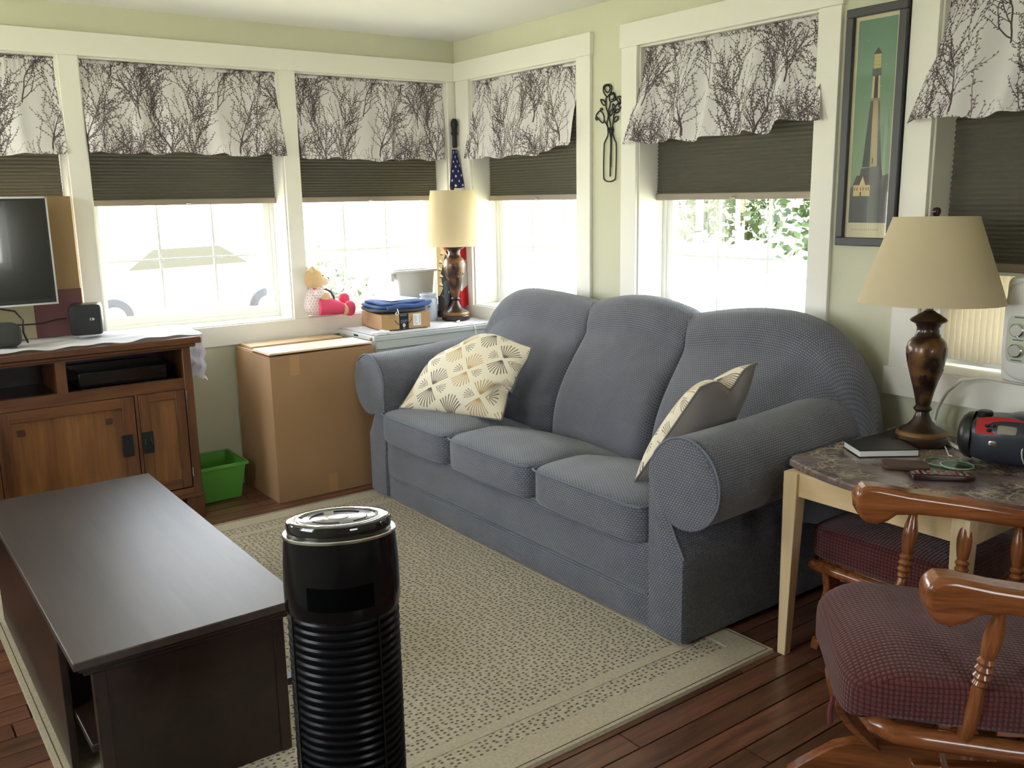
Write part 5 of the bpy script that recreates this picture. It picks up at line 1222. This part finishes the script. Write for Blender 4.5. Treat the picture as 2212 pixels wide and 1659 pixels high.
# ------------------------------------------------------------------ framed picture
pf = thing('framed_picture', 'tall narrow lighthouse print in a charcoal frame between two windows', 'picture', (-0.0, -2.725, 1.272))
a, b, z0, z1, W_ = -2.843, -2.608, 1.276, 2.108, 0.030
for nm, q in (('frame_rail',(a,b,z0,z0+W_)),('frame_rail',(a,b,z1-W_,z1)),('frame_stile',(b-W_,b,z0+W_,z1-W_)),('frame_stile',(a,a+W_,z0+W_,z1-W_))):
    mk(nm, G().box(-0.034, -0.002, *q), M_frame, pf, bevel=0.003)
g = G().add([(-0.016,b-W_,z0+W_),(-0.016,a+W_,z0+W_),(-0.016,a+W_,z1-W_),(-0.016,b-W_,z1-W_)], [(0,1,2,3)], [[(0,0),(1,0),(1,1),(0,1)]])
mk('print', g, M_print, pf, smooth=False)
mk('glazing', G().add([(-0.020,b-W_,z0+W_),(-0.020,a+W_,z0+W_),(-0.020,a+W_,z1-W_),(-0.020,b-W_,z1-W_)], [(0,1,2,3)]), M_glass, pf, smooth=False)
mk('backing', G().box(-0.012, -0.002, a+W_, b-W_, z0+W_, z1-W_), M_card, pf)

# ------------------------------------------------------------------ end table
TZ = 0.640
et = thing('end_table', 'pale maple end table with dark veined marble top between sofa and rocker', 'table', (-0.42, -3.25, 0))
ty0, ty1, tx0, tx1 = -3.600, -2.916, -0.775, -0.045
front = [(-0.700+(-0.082)*math.sin(PI*k/16)**0.9*1.0, ty1-0.022+((ty0+0.03)-(ty1-0.022))*k/16) for k in range(17)]
poly = [(tx1,ty1),( -0.66,ty1)]+front+[(-0.625,ty0),(tx1,ty0)]
mk('top', G().prism(poly, TZ-0.022, TZ, 'z'), M_marble, et, bevel=0.005, seg=3)
L4 = [(-0.755,-2.962),(-0.755,-3.545),(-0.09,-2.962),(-0.09,-3.545)]
for (lx, ly) in L4:
    vs = []
    for z, h in ((0.0, 0.015), (TZ-0.10, 0.0245), (TZ-0.022, 0.0245)):
        ox, oy = (0.022 if lx < -0.5 else -0.022), (-0.022 if ly > -3.2 else 0.022)
        cx_, cy_ = lx+ox, ly+oy
        if z == 0: cx_, cy_ = lx+ox*0.7, ly+oy*0.7
        vs += [(cx_-h,cy_-h,z),(cx_+h,cy_-h,z),(cx_+h,cy_+h,z),(cx_-h,cy_+h,z)]
    mk('leg', G().add(vs, [(3,2,1,0),(8,9,10,11)]+[(4*i+k,4*i+(k+1)%4,4*i+4+(k+1)%4,4*i+4+k) for i in range(2) for k in range(4)]), M_maple, et, bevel=0.002)
M_maplex = wood('pale_maple_rail', srgb(214,184,138), srgb(236,212,172), 0.45, 'y', 0.5, 0.1, bump=0.05)
mk('apron', G().box(-0.745,-0.727,-3.515,-3.005,TZ-0.097,TZ-0.022), M_maplex, et); mk('apron', G().box(-0.125,-0.107,-3.515,-3.005,TZ-0.097,TZ-0.022), M_maplex, et)
mk('apron', G().box(-0.71,-0.135,-2.995,-2.977,TZ-0.097,TZ-0.022), M_maplex, et); mk('apron', G().box(-0.71,-0.135,-3.55,-3.532,TZ-0.097,TZ-0.022), M_maplex, et)
# things on it
bk = thing('notebook', 'black covered notebook with white page edges lying beside the lamp', 'book', (-0.40,-3.06,TZ+0.001))
Q = [Vector((-0.452,-2.965,0)), Vector((-0.520,-3.068,0)), Vector((-0.365,-3.182,0)), Vector((-0.300,-3.075,0))]
def qslab(q, z0, z1): return G().add([(p.x,p.y,z0) for p in q]+[(p.x,p.y,z1) for p in q], BF)
ins = [p+(sum(Q, Vector())/4-p)*0.03 for p in Q]
mk('pages', qslab(ins, TZ+0.003, TZ+0.021), M_paper, bk); mk('back_cover', qslab(Q, TZ+0.001, TZ+0.003), M_black, bk); mk('front_cover', qslab(Q, TZ+0.021, TZ+0.024), M_black, bk, bevel=0.001)
fol = thing('black_folder', 'thin black folder under the lamp base behind the notebook', 'folder', (-0.27,-3.0,TZ+0.001))
mk('cover', G().box(-0.40,-0.10,-3.02,-2.945,TZ+0.001,TZ+0.005), M_black, fol); mk('white_edge', G().box(-0.40,-0.10,-2.9445,-2.9435,TZ+0.001,TZ+0.0045), M_paper, fol)
def remote(nm, label, a, b, w, h, mat, btn, grp=None):
    t = thing(nm, label, 'remote', (a[0],a[1],TZ+0.001)); A, B = Vector((a[0],a[1],0)), Vector((b[0],b[1],0)); d = (B-A).normalized(); L = (B-A).length; ang = math.atan2(d.y, d.x); c = (A+B)/2
    X = Matrix.Translation((c.x, c.y, TZ+0.0015)) @ Matrix.Rotation(ang, 4, 'Z')
    body = mk('body', G().soft((0,0,h/2), (L/2,w/2,h/2), 0.3, 12).xform(X), mat, t)
    if btn:
        for i in range(9):
            for j in range(3): mk('button', G().soft((-L/2+0.022+i*(L-0.045)/8, -w*0.28+j*w*0.28, h), (0.0045,0.0035,0.0018), 0.6, 3).xform(X), plain('grey_rubber', srgb(150,140,134), 0.7, 0) if (i+j) % 3 else M_redp, body).location = (0,0,0)
    return t
M_grb = plain('grey_rubber', srgb(150,140,134), 0.7, 0)
remote('remote_control', 'dark maroon remote control with button rows, nearest the rocker arm', (-0.600,-3.285), (-0.480,-3.415), 0.046, 0.019, plain('maroon_plastic', srgb(52,22,24), 0.25, 0, coat=0.4), True)
wl2 = remote('leather_case', 'flat brown leather case beside the notebook and glass coasters', (-0.548,-3.165), (-0.470,-3.272), 0.085, 0.014, plain('brown_leather', srgb(82,60,50), 0.5, 0.1, 20, 0.4, 150), False)
wl2['category'] = 'case'
for i, (x, y, z, lab) in enumerate(((-0.385,-3.262,0.0,'clear greenish glass coaster, the lower one nearer the lamp'),(-0.400,-3.322,0.006,'clear greenish glass coaster overlapping on top of its twin'))):
    o = thing('glass_coaster', lab, 'coaster', (x,y,TZ+0.001+z))
    mk('disc', G().lathe([(0.0,0.0),(0.046,0.0),(0.048,0.002),(0.048,0.004),(0.046,0.0055),(0.0,0.0055)], 40, (x,y,TZ+0.0015+z), 'z', False), M_coaster, o)
    mk('frosted_rim', G().tube([(x+0.046*math.cos(2*PI*k/48), y+0.046*math.sin(2*PI*k/48), TZ+0.0048+z) for k in range(48)], 0.0022, 6, closed=True), plain('frosted_glass', srgb(186,206,190), 0.4, 0), o)
# boombox
bb = thing('boombox', 'small oval black and red radio on the marble table by the air conditioner', 'radio', (-0.20,-3.45,TZ+0.001), 0.0)
bb.location = (-0.215,-3.440,TZ+0.001); bb.rotation_euler = (0,0,math.radians(-72))
# local x along its length (towards the room corner = -x end), local -y = front
mk('body', G().soft((0,0,0.078), (0.190,0.095,0.074), 0.62, 18), M_gunm, bb)
mk('end_cap', G().lathe([(0.074,-0.150),(0.070,-0.168),(0.058,-0.182),(0.040,-0.190),(0.0,-0.194)], 36, (0,0,0), 'x', False).xform(Matrix.Translation((0,0,0.078)) @ Matrix.Diagonal((1,1.2,1,1))), M_black, bb)
mk('fascia', G().grid(lambda u,v: (-0.135+0.235*u, -0.083*math.cos(0.30+0.85*v*(0.55+0.45*math.sin(PI*min(1,u*1.2+0.15))))-0.0135+0.0*u, 0.078+0.079*math.sin(0.30+0.85*v*(0.55+0.45*math.sin(PI*min(1,u*1.2+0.15))))+0.003), 24, 10), M_redp, bb, angle=80)
mk('display', G().soft((-0.050,-0.0865,0.1235), (0.026,0.004,0.011), 0.3, 6, lambda a,b,c: (a, b-c*-0.75, c)), plain('lcd_grey', srgb(150,146,134), 0.3, 0), bb)
for (x, z) in ((-0.098,0.118),(-0.088,0.132),(-0.106,0.130),(-0.004,0.124),(0.008,0.114),(0.018,0.128)):
    mk('button', G().soft((x,-0.092+(z-0.118)*0.7,z), (0.006,0.004,0.005), 0.8, 5), M_black, bb)
for x in (0.055,):
    s = mk('speaker_cone', G().lathe([(0.0,-0.030),(0.030,-0.026),(0.052,-0.014),(0.058,-0.002)], 40, (0,0,0), 'z', False).xform(Matrix.Translation((x,-0.092,0.064)) @ Matrix.Rotation(math.radians(82),4,'X')), plain('speaker_mesh_fine', (0.03,0.035,0.04), 0.45, 0.2, 300, 0.5, 1200, metal=0.5), bb)
    mk('speaker_ring', G().tube([(0.060*math.cos(2*PI*k/48), 0.060*math.sin(2*PI*k/48), 0) for k in range(48)], 0.0028, 8, closed=True).xform(Matrix.Translation((x,-0.094,0.064)) @ Matrix.Rotation(math.radians(82),4,'X')), M_silver, bb)
mk('volume_knob', G().lathe([(0.020,0.0),(0.022,0.004),(0.022,0.016),(0.018,0.020),(0.0,0.021)], 28, (-0.120,-0.02,0.143), 'z', False), M_black, bb)
mk('disc_lid', G().lathe([(0.075,0.0),(0.078,0.004),(0.070,0.009),(0.0,0.012)], 40, (0.03,0.015,0.146), 'z', False, 0, 1.15, 0.9), M_gunm, bb)
mk('badge', G().soft((-0.085,-0.094,0.078), (0.012,0.003,0.010), 0.7, 6), M_chrome, bb)
tag(mk('cable', G().tube([(-0.185,-3.165,TZ+0.006),(-0.235,-3.20,TZ+0.005),(-0.295,-3.24,TZ+0.005),(-0.30,-3.255,TZ+0.005)], 0.0022, 6), M_cream), 'thin white cable end lying on the marble between lamp and radio', 'cable')

# ------------------------------------------------------------------ window air conditioner
ac = thing('air_conditioner', 'white window air conditioner with pleated side curtain at the room\'s right edge', 'air conditioner', (0.06, -3.45, ZS+0.006))
mk('body', G().soft((0.04,-3.50,1.03), (0.110,0.235,0.172), 0.12, 14), M_white, ac)
mk('front_cover', G().soft((-0.055,-3.50,1.03), (0.030,0.232,0.165), 0.35, 14), M_white, ac)
cp = mk('control_panel', G().soft((-0.087,-3.325,1.005), (0.004,0.036,0.075), 0.4, 8), plain('sage_panel', srgb(196,204,186), 0.4, 0), ac)
for z in (1.035, 0.970): mk('knob', G().lathe([(0.022,-0.090),(0.022,-0.104),(0.018,-0.108),(0.0,-0.108)], 28, (0,0,0), 'x', False).xform(Matrix.Translation((0,-3.325,z))), M_chrome, cp).location = (0,0,0)
for z in (1.075, 1.003, 0.938): mk('legend', G().box(-0.0918,-0.0908,-3.343,-3.310,z-0.002,z+0.002), plain('print_grey', srgb(110,110,104), 0.6, 0), cp).location = (0,0,0)
g = G(); vs, fs = [], []; n = 27; ya, yb = -2.985, -3.272
for i in range(n+1):
    y = ya+(yb-ya)*i/n; x = 0.105 + (0.010 if i % 2 else -0.006); vs += [(x,y,0.880),(x,y,1.190)]
fs = [(2*i,2*i+2,2*i+3,2*i+1) for i in range(n)]
mk('side_curtain', G().add(vs, fs), translucent('accordion_vinyl', srgb(214,206,186), 0.12), ac, smooth=False)
mk('curtain_rail', G().box(0.088,0.128,-3.275,-2.975,1.186,1.196).box(0.088,0.128,-3.275,-2.975,0.868,0.882).box(0.088,0.128,-2.988,-2.970,0.868,1.196), M_vinyl, ac)
pco = mk('power_cord', G().tube([(-0.060,-3.275,0.862),(-0.085,-3.23,0.868),(-0.095,-3.16,0.850),(-0.088,-3.11,0.800),(-0.075,-3.075,0.735),(-0.064,-3.062,0.690),(-0.075,-3.075,0.655),(-0.12,-3.115,TZ+0.012),(-0.185,-3.20,TZ+0.007),(-0.225,-3.262,TZ+0.009)], 0.0058, 10), M_cream, ac)
# ------------------------------------------------------------------ coffee table
ct = thing('coffee_table', 'long dark espresso coffee table with solid end panels and lower shelf', 'table', (-2.47, -1.81, RZ))
ax0, ax1, ay0, ay1, AZ = -2.748, -2.187, -2.527, -1.085, 0.450
mk('top', G().box(ax0, ax1, ay0, ay1, AZ-0.022, AZ), M_darktop, ct, bevel=0.003)
mk('moulding', G().box(ax0+0.012, ax1-0.012, ay0+0.012, ay1-0.012, AZ-0.036, AZ-0.022), M_dark, ct, bevel=0.004)
mk('moulding', G().box(ax0+0.024, ax1-0.028, ay0+0.024, ay1-0.024, AZ-0.052, AZ-0.036), M_dark, ct, bevel=0.004)
for y in (ay0+0.040, ay1-0.065):
    e = mk('end_panel', G().box(ax0+0.055, ax1-0.052, y, y+0.024, RZ, AZ-0.052), M_dark, ct, bevel=0.002)
    for x in (ax0+0.045, ax1-0.075): mk('post', G().box(x, x+0.030, y-0.006, y+0.030, RZ, AZ-0.052), M_dark, ct, bevel=0.003)
    mk('rail', G().box(ax0+0.075, ax1-0.075, y-0.005, y, AZ-0.110, AZ-0.052), M_dark, ct)
mk('side_panel', G().box(ax0+0.010, ax0+0.028, ay0+0.26, ay1-0.045, RZ+0.012, AZ-0.052), M_dark, ct, bevel=0.002)
mk('lower_shelf', G().box(ax0+0.030, ax1-0.010, ay0+0.066, ay1-0.068, 0.178, 0.198), M_dark, ct, bevel=0.003)

# ------------------------------------------------------------------ tower fan
tf = thing('tower_fan', 'black cylindrical tower fan with silver ring, in front of the coffee table corner', 'fan', (-2.403, -3.232, 0))
FX_, FY_ = -2.403, -3.232
_aw = Vector((FX_-CAM.x, FY_-CAM.y, 0)).normalized()
def slant(g):      # the head of the fan slopes gently away
    g.v = [(x, y, z - (0.128*((x-FX_)*_aw.x+(y-FY_)*_aw.y) + 0.012)*min(1, max(0, (z-0.80)/0.09))) for (x, y, z) in g.v]; return g
def cyl(prof, n=64): return slant(G().lathe(prof, n, (FX_, FY_, 0), 'z', False))
mk('foot', cyl([(0.0,0.0),(0.150,0.0),(0.152,0.010),(0.140,0.020),(0.105,0.030),(0.0,0.032)]), M_blackgloss, tf)
mk('inner_drum', cyl([(0.0,0.03),(0.088,0.03),(0.088,0.76),(0.0,0.76)]), M_black, tf)
ring0 = None
for k in range(46):
    z = 0.045+k*0.0158
    if ring0 is None:
        ring0 = mk('grille_ring', G().lathe([(0.0895,-0.0052),(0.0985,-0.0042),(0.1005,0.0),(0.0985,0.0042),(0.0895,0.0052)], 56, (FX_,FY_,0), 'z', False), plain('satin_black', (0.006,0.006,0.007), 0.28, 0, spec=0.16), tf); b0 = Vector(ring0.location); ring0.location = b0+Vector((0,0,z))
    else: copy_part(ring0, tf, b0+Vector((0,0,z)))
ha = math.atan2(CAM.y-FY_, CAM.x-FX_)
for da in (0.62, -1.1, 2.2, -2.4):
    a = ha+da; mk('grille_rib', G().box(-0.0015,0.0015,-0.002,0.002,0.04,0.765).xform(Matrix.Translation((FX_+0.1008*math.cos(a), FY_+0.1008*math.sin(a), 0))), M_blackgloss, tf)
mk('upper_housing', cyl([(0.1015,0.762),(0.1035,0.768),(0.1035,0.80),(0.1025,0.85),(0.1000,0.888),(0.0985,0.904)]), plain('piano_black', (0.005,0.005,0.006), 0.14, 0, spec=0.3), tf)
hr = mk('recess_shade_patch', G().grid(lambda u, v: ((lambda a, d: (FX_+(0.1040-0.0*d)*math.cos(a), FY_+(0.1040-0.0*d)*math.sin(a), 0.786+0.042*v))(ha-0.62+1.15*u, math.sin(PI*v))), 24, 6), plain('matte_black', (0.002,0.002,0.002), 0.9, 0, spec=0.02), tf)  # flat black patch on the housing stands in for the shaded grip recess
mk('silver_ring', cyl([(0.0985,0.9035),(0.1005,0.905),(0.1005,0.909),(0.0985,0.9105),(0.090,0.9105)], 96), M_chrome, tf)
mk('top_cap', cyl([(0.0915,0.9100),(0.0925,0.912),(0.0925,0.928),(0.0905,0.9325),(0.0885,0.9335),(0.070,0.9335),(0.066,0.9315),(0.0,0.9315)], 96), M_blackgloss, tf)
mk('cap_trim', cyl([(0.0720,0.9334),(0.0725,0.9346),(0.0750,0.9346),(0.0755,0.9334)], 96), M_chrome, tf)
cpn = mk('control_disc', cyl([(0.0,0.9322),(0.064,0.9322),(0.065,0.9317)], 64), plain('smoked_disc', (0.12,0.11,0.12), 0.25, 0, coat=1.0, metal=0.5), tf)
for k, (a0, a1, r) in enumerate(((0.3,1.3,0.050),(1.7,2.7,0.050),(3.2,4.3,0.050),(4.8,5.9,0.050))):
    mk('button_outline', slant(G().tube([(FX_+r*math.cos(a0+(a1-a0)*i/10), FY_+r*math.sin(a0+(a1-a0)*i/10), 0.9324) for i in range(11)], 0.0014, 5)), M_black, cpn).location = (0,0,0)
mk('power_button', slant(G().lathe([(0.0,0.0014),(0.017,0.0014),(0.019,0.0)], 32, (FX_,FY_,0.9322), 'z', False)), M_silver, cpn).location = (0,0,0)

# ------------------------------------------------------------------ glider rocker
ro = bpy.data.objects.new('glider_rocker', None); link(ro); ro.location = (-0.968,-3.722,0); ro.rotation_euler = (0,0,math.radians(135.97))
tag(ro, 'honey oak rocker with burgundy knit seat cushion and turned arm spindles', 'chair')
def arm(y):
    # side outline of the arm, in (x,z)
    P = [(0.262,0.672),(0.258,0.693),(0.238,0.708),(0.205,0.707),(0.13,0.692),(-0.02,0.672),(-0.20,0.645),(-0.36,0.625),(-0.36,0.585),(-0.20,0.598),(-0.02,0.622),(0.10,0.632),(0.155,0.630),(0.178,0.612),(0.210,0.602),(0.240,0.610),(0.258,0.640)]
    w = lambda x: 0.036
    return mk('armrest', G().prism(P, y-0.034, y+0.034, 'y'), M_oak, ro, bevel=0.013, seg=4)
sp_prof = [(0.011,0.0),(0.016,0.02),(0.0195,0.05),(0.0200,0.085),(0.0165,0.115),(0.0125,0.135),(0.0165,0.140),(0.0130,0.148),(0.0185,0.156),(0.0140,0.164),(0.0190,0.172),(0.0140,0.180),(0.0185,0.188),(0.0130,0.196),(0.0155,0.204),(0.0185,0.225),(0.0195,0.245),(0.0160,0.268),(0.0115,0.285),(0.0115,0.30)]
for y in (-0.296, 0.296):
    a = arm(y)
    for (xt, zt, xb) in ((0.105,0.634,0.145),(-0.030,0.622,-0.012),(-0.165,0.604,-0.16),(-0.29,0.590,-0.29)):
        zb = 0.318 - 0.06*(0.3-xb)/0.6; yb = math.copysign(0.262, y); d = Vector((xt-xb, y-yb, zt-zb)); q = Vector((0,0,1)).rotation_difference(d.normalized()).to_matrix().to_4x4()
        X = Matrix.Translation((xb, yb, zb)) @ q @ Matrix.Diagonal((1,1,d.length/0.30,1))
        mk('spindle', G().lathe(sp_prof, 24, (0,0,0), 'z', True).xform(X), M_oakv, ro)
# seat frame with rounded front corners
def srail(P, r, nm, mat=M_oak): return mk(nm, G().tube(P, r, 12), mat, ro)
fr = [(-0.33,0.258,0.262),(-0.15,0.258,0.275),(0.05,0.258,0.292),(0.22,0.262,0.312),(0.285,0.262,0.322),(0.318,0.240,0.328),(0.328,0.19,0.330),(0.330,0.0,0.330),(0.328,-0.19,0.330),(0.318,-0.240,0.328),(0.285,-0.262,0.322),(0.22,-0.262,0.312),(0.05,-0.258,0.292),(-0.15,-0.258,0.275),(-0.33,-0.258,0.262)]
srail(fr, 0.024, 'seat_rail')
mk('rear_rail', G().box(-0.345,-0.315,-0.258,0.258,0.245,0.285), M_oak, ro, bevel=0.006)
for x in (-0.2,-0.08,0.04,0.16): mk('seat_slat', G().box(x-0.03,x+0.03,-0.25,0.25,0.270+0.06*(x+0.33)/0.66+0.016,0.270+0.06*(x+0.33)/0.66+0.026), M_oak, ro)
def seatfn(a, b, c):
    u = a/0.340; f = max(0, u-0.62)/0.38
    c2 = c*(1+0.30*(1-(b/0.255)**2)*(1 if c > 0 else 0))
    c2 += 0.03*u - (0.055*f**1.6)*(1 if c > -0.03 else 0.5) + 0.004*math.sin(20*b)*math.sin(9*a)
    return (a + (0.006*math.sin(11*b) if u > 0.5 else 0), b*(1-0.03*u), c2)
sc_ = mk('seat_cushion', G().soft((0.040,0.025,0.390), (0.340,0.258,0.058), 0.26, 26, seatfn), M_burg, ro, angle=80)
# tie strap hanging in front
mk('cushion_tie', G().tube([(0.385,0.13,0.325),(0.392,0.135,0.29),(0.388,0.128,0.255)], 0.006, 6), plain('burgundy_tape', srgb(120,62,62), 0.9, 0.1), ro)
# pedestal base: four flared feet, curved uprights, hub
def footp(ang):
    P = [(0.04,0.030),(0.04,0.122),(0.16,0.126),(0.300,0.132),(0.345,0.118),(0.425,0.060),(0.452,0.036),(0.458,0.014),(0.445,0.002),(0.40,0.002),(0.32,0.030),(0.16,0.045)]
    g = G().prism(P, -0.017, 0.017, 'y').xform(Matrix.Rotation(ang, 4, 'Z'))
    mk('foot', g, M_oak, ro, bevel=0.004)
for a in (-0.03, PI/2, PI, -PI/2): footp(a)
mk('hub', G().lathe([(0.0,0.03),(0.05,0.03),(0.055,0.05),(0.055,0.16),(0.045,0.18),(0.0,0.18)], 28, (0,0,0), 'z', False), M_oakv, ro)
mk('glide_frame', G().box(-0.20,0.22,-0.20,-0.165,0.175,0.205).box(-0.20,0.22,0.165,0.20,0.175,0.205).box(-0.03,0.03,-0.2,0.2,0.178,0.202), M_oak, ro, bevel=0.004)
for y in (-0.05, 0.012):
    P = [(0.335,y,0.322),(0.352,y,0.285),(0.345,y,0.235),(0.318,y,0.190),(0.282,y,0.155),(0.250,y,0.128)]
    g = G()
    vs = []
    for (x, yy, z) in P: vs += [(x-0.010,yy-0.024,z),(x-0.010,yy+0.024,z),(x+0.010,yy+0.024,z),(x+0.010,yy-0.024,z)]
    g.add(vs, [(3,2,1,0),tuple(range(20,24))]+[(4*i+k,4*i+(k+1)%4,4*i+4+(k+1)%4,4*i+4+k) for i in range(5) for k in range(4)])
    mk('curved_upright', g, M_oak, ro, bevel=0.003)
for y in (-0.215, 0.215):
    for x in (0.18, -0.16): mk('glide_link', G().tube([(x,y,0.295),(x-0.03,y,0.19)], 0.007, 8), M_chrome, ro)
# high back with spindles and cushion, outside the frame
for y in (-0.25, 0.25): mk('back_post', G().tube([(-0.33,y,0.26),(-0.37,y,0.55),(-0.43,y,0.80),(-0.50,y,1.05)], [0.02,0.02,0.018,0.016], 12), M_oakv, ro)
mk('crest_rail', G().prism([(-0.26,1.00),(-0.2,1.06),(0,1.10),(0.2,1.06),(0.26,1.00),(0.2,0.98),(0,1.01),(-0.2,0.98)], -0.515, -0.485, 'x'), M_oak, ro, bevel=0.005)
for y in (-0.15,-0.05,0.05,0.15): mk('back_spindle', G().tube([(-0.34,y,0.28),(-0.385,y,0.6),(-0.50,y,1.02)], 0.009, 10), M_oakv, ro)
mk('back_cushion', G().soft((0,0,0), (0.05,0.235,0.30), 0.35, 14).xform(Matrix.Translation((-0.335,0,0.745)) @ Matrix.Rotation(-0.24,4,'Y')), M_burg, ro, angle=80)

# ------------------------------------------------------------------ ottoman under the table
ot = thing('glider_ottoman', 'honey oak ottoman with burgundy knit cushion pushed under the marble table', 'ottoman', (-0.42, -3.21, 0))
mk('cushion', G().soft((-0.425,-3.215,0.362), (0.215,0.250,0.060), 0.28, 18, lambda a,b,c: (a, b, c*(1+(0.25*(1-(a/0.215)**2)*(1-(b/0.25)**2) if c > 0 else 0)))), M_burg, ot, angle=80)
mk('seat_rail', G().tube([(-0.25,-3.445,0.285),(-0.60,-3.445,0.285),(-0.628,-3.42,0.285),(-0.632,-3.38,0.285),(-0.632,-3.03,0.285),(-0.628,-2.995,0.285),(-0.60,-2.985,0.285),(-0.25,-2.985,0.285)], 0.018, 10), M_oak, ot)
mk('seat_board', G().box(-0.61,-0.23,-3.44,-2.99,0.277,0.300), M_oak, ot, bevel=0.005)
for y in (-3.035, -3.395):
    P = [(-0.665,0.012),(-0.60,0.002),(-0.25,0.002),(-0.185,0.012),(-0.19,0.045),(-0.26,0.075),(-0.59,0.075),(-0.655,0.045)]
    mk('base_runner', G().prism(P, y-0.014, y+0.014, 'y'), M_oak, ot, bevel=0.004)
    P = [(-0.625,0.27),(-0.61,0.20),(-0.645,0.11),(-0.625,0.05),(-0.56,0.05),(-0.565,0.12),(-0.545,0.20),(-0.56,0.27)]
    mk('side_board', G().prism(P, y-0.012, y+0.012, 'y'), M_oak, ot, bevel=0.004)
    mk('side_board', G().prism([(-0.85-p[0], p[1]) for p in P][::-1], y-0.012, y+0.012, 'y'), M_oak, ot, bevel=0.004)
mk('cross_rail', G().box(-0.45,-0.40,-3.385,-3.045,0.03,0.06), M_oak, ot)

# ------------------------------------------------------------------ wicker basket
wb = thing('wicker_basket', 'dark wicker basket with hoop handle on the floor behind the rocker arm', 'basket', (-0.27, -3.76, 0))
BX, BY = -0.27, -3.765
r0 = None
for k in range(20):
    z = 0.012+k*0.0135; R = 0.115+0.045*(k/19)**0.8
    g = G().tube([(BX+(R+0.004*math.cos(12*a+(k % 2)*PI))*math.cos(a), BY+(R+0.004*math.cos(12*a+(k % 2)*PI))*math.sin(a), z) for a in [2*PI*i/72 for i in range(72)]], 0.0062, 6, closed=True)
    mk('woven_ring', g, M_wicker, wb)
for i in range(24):
    a = 2*PI*i/24; mk('stake', G().tube([(BX+0.115*math.cos(a), BY+0.115*math.sin(a), 0.006),(BX+0.160*math.cos(a), BY+0.160*math.sin(a), 0.278)], 0.004, 5), M_wicker, wb)
mk('bottom', G().lathe([(0.0,0.004),(0.118,0.004),(0.118,0.012),(0.0,0.014)], 32, (BX,BY,0), 'z', False), M_wicker, wb)
mk('rim', G().tube([(BX+0.163*math.cos(2*PI*i/48), BY+0.163*math.sin(2*PI*i/48), 0.283) for i in range(48)], 0.010, 8, closed=True), M_wicker, wb)
mk('handle', G().tube([(BX+0.16*math.cos(t)*0.86, BY-0.16*math.cos(t)*0.5, 0.283+0.17*math.sin(t)) for t in [PI*i/24 for i in range(25)]], 0.008, 8), M_wicker, wb)
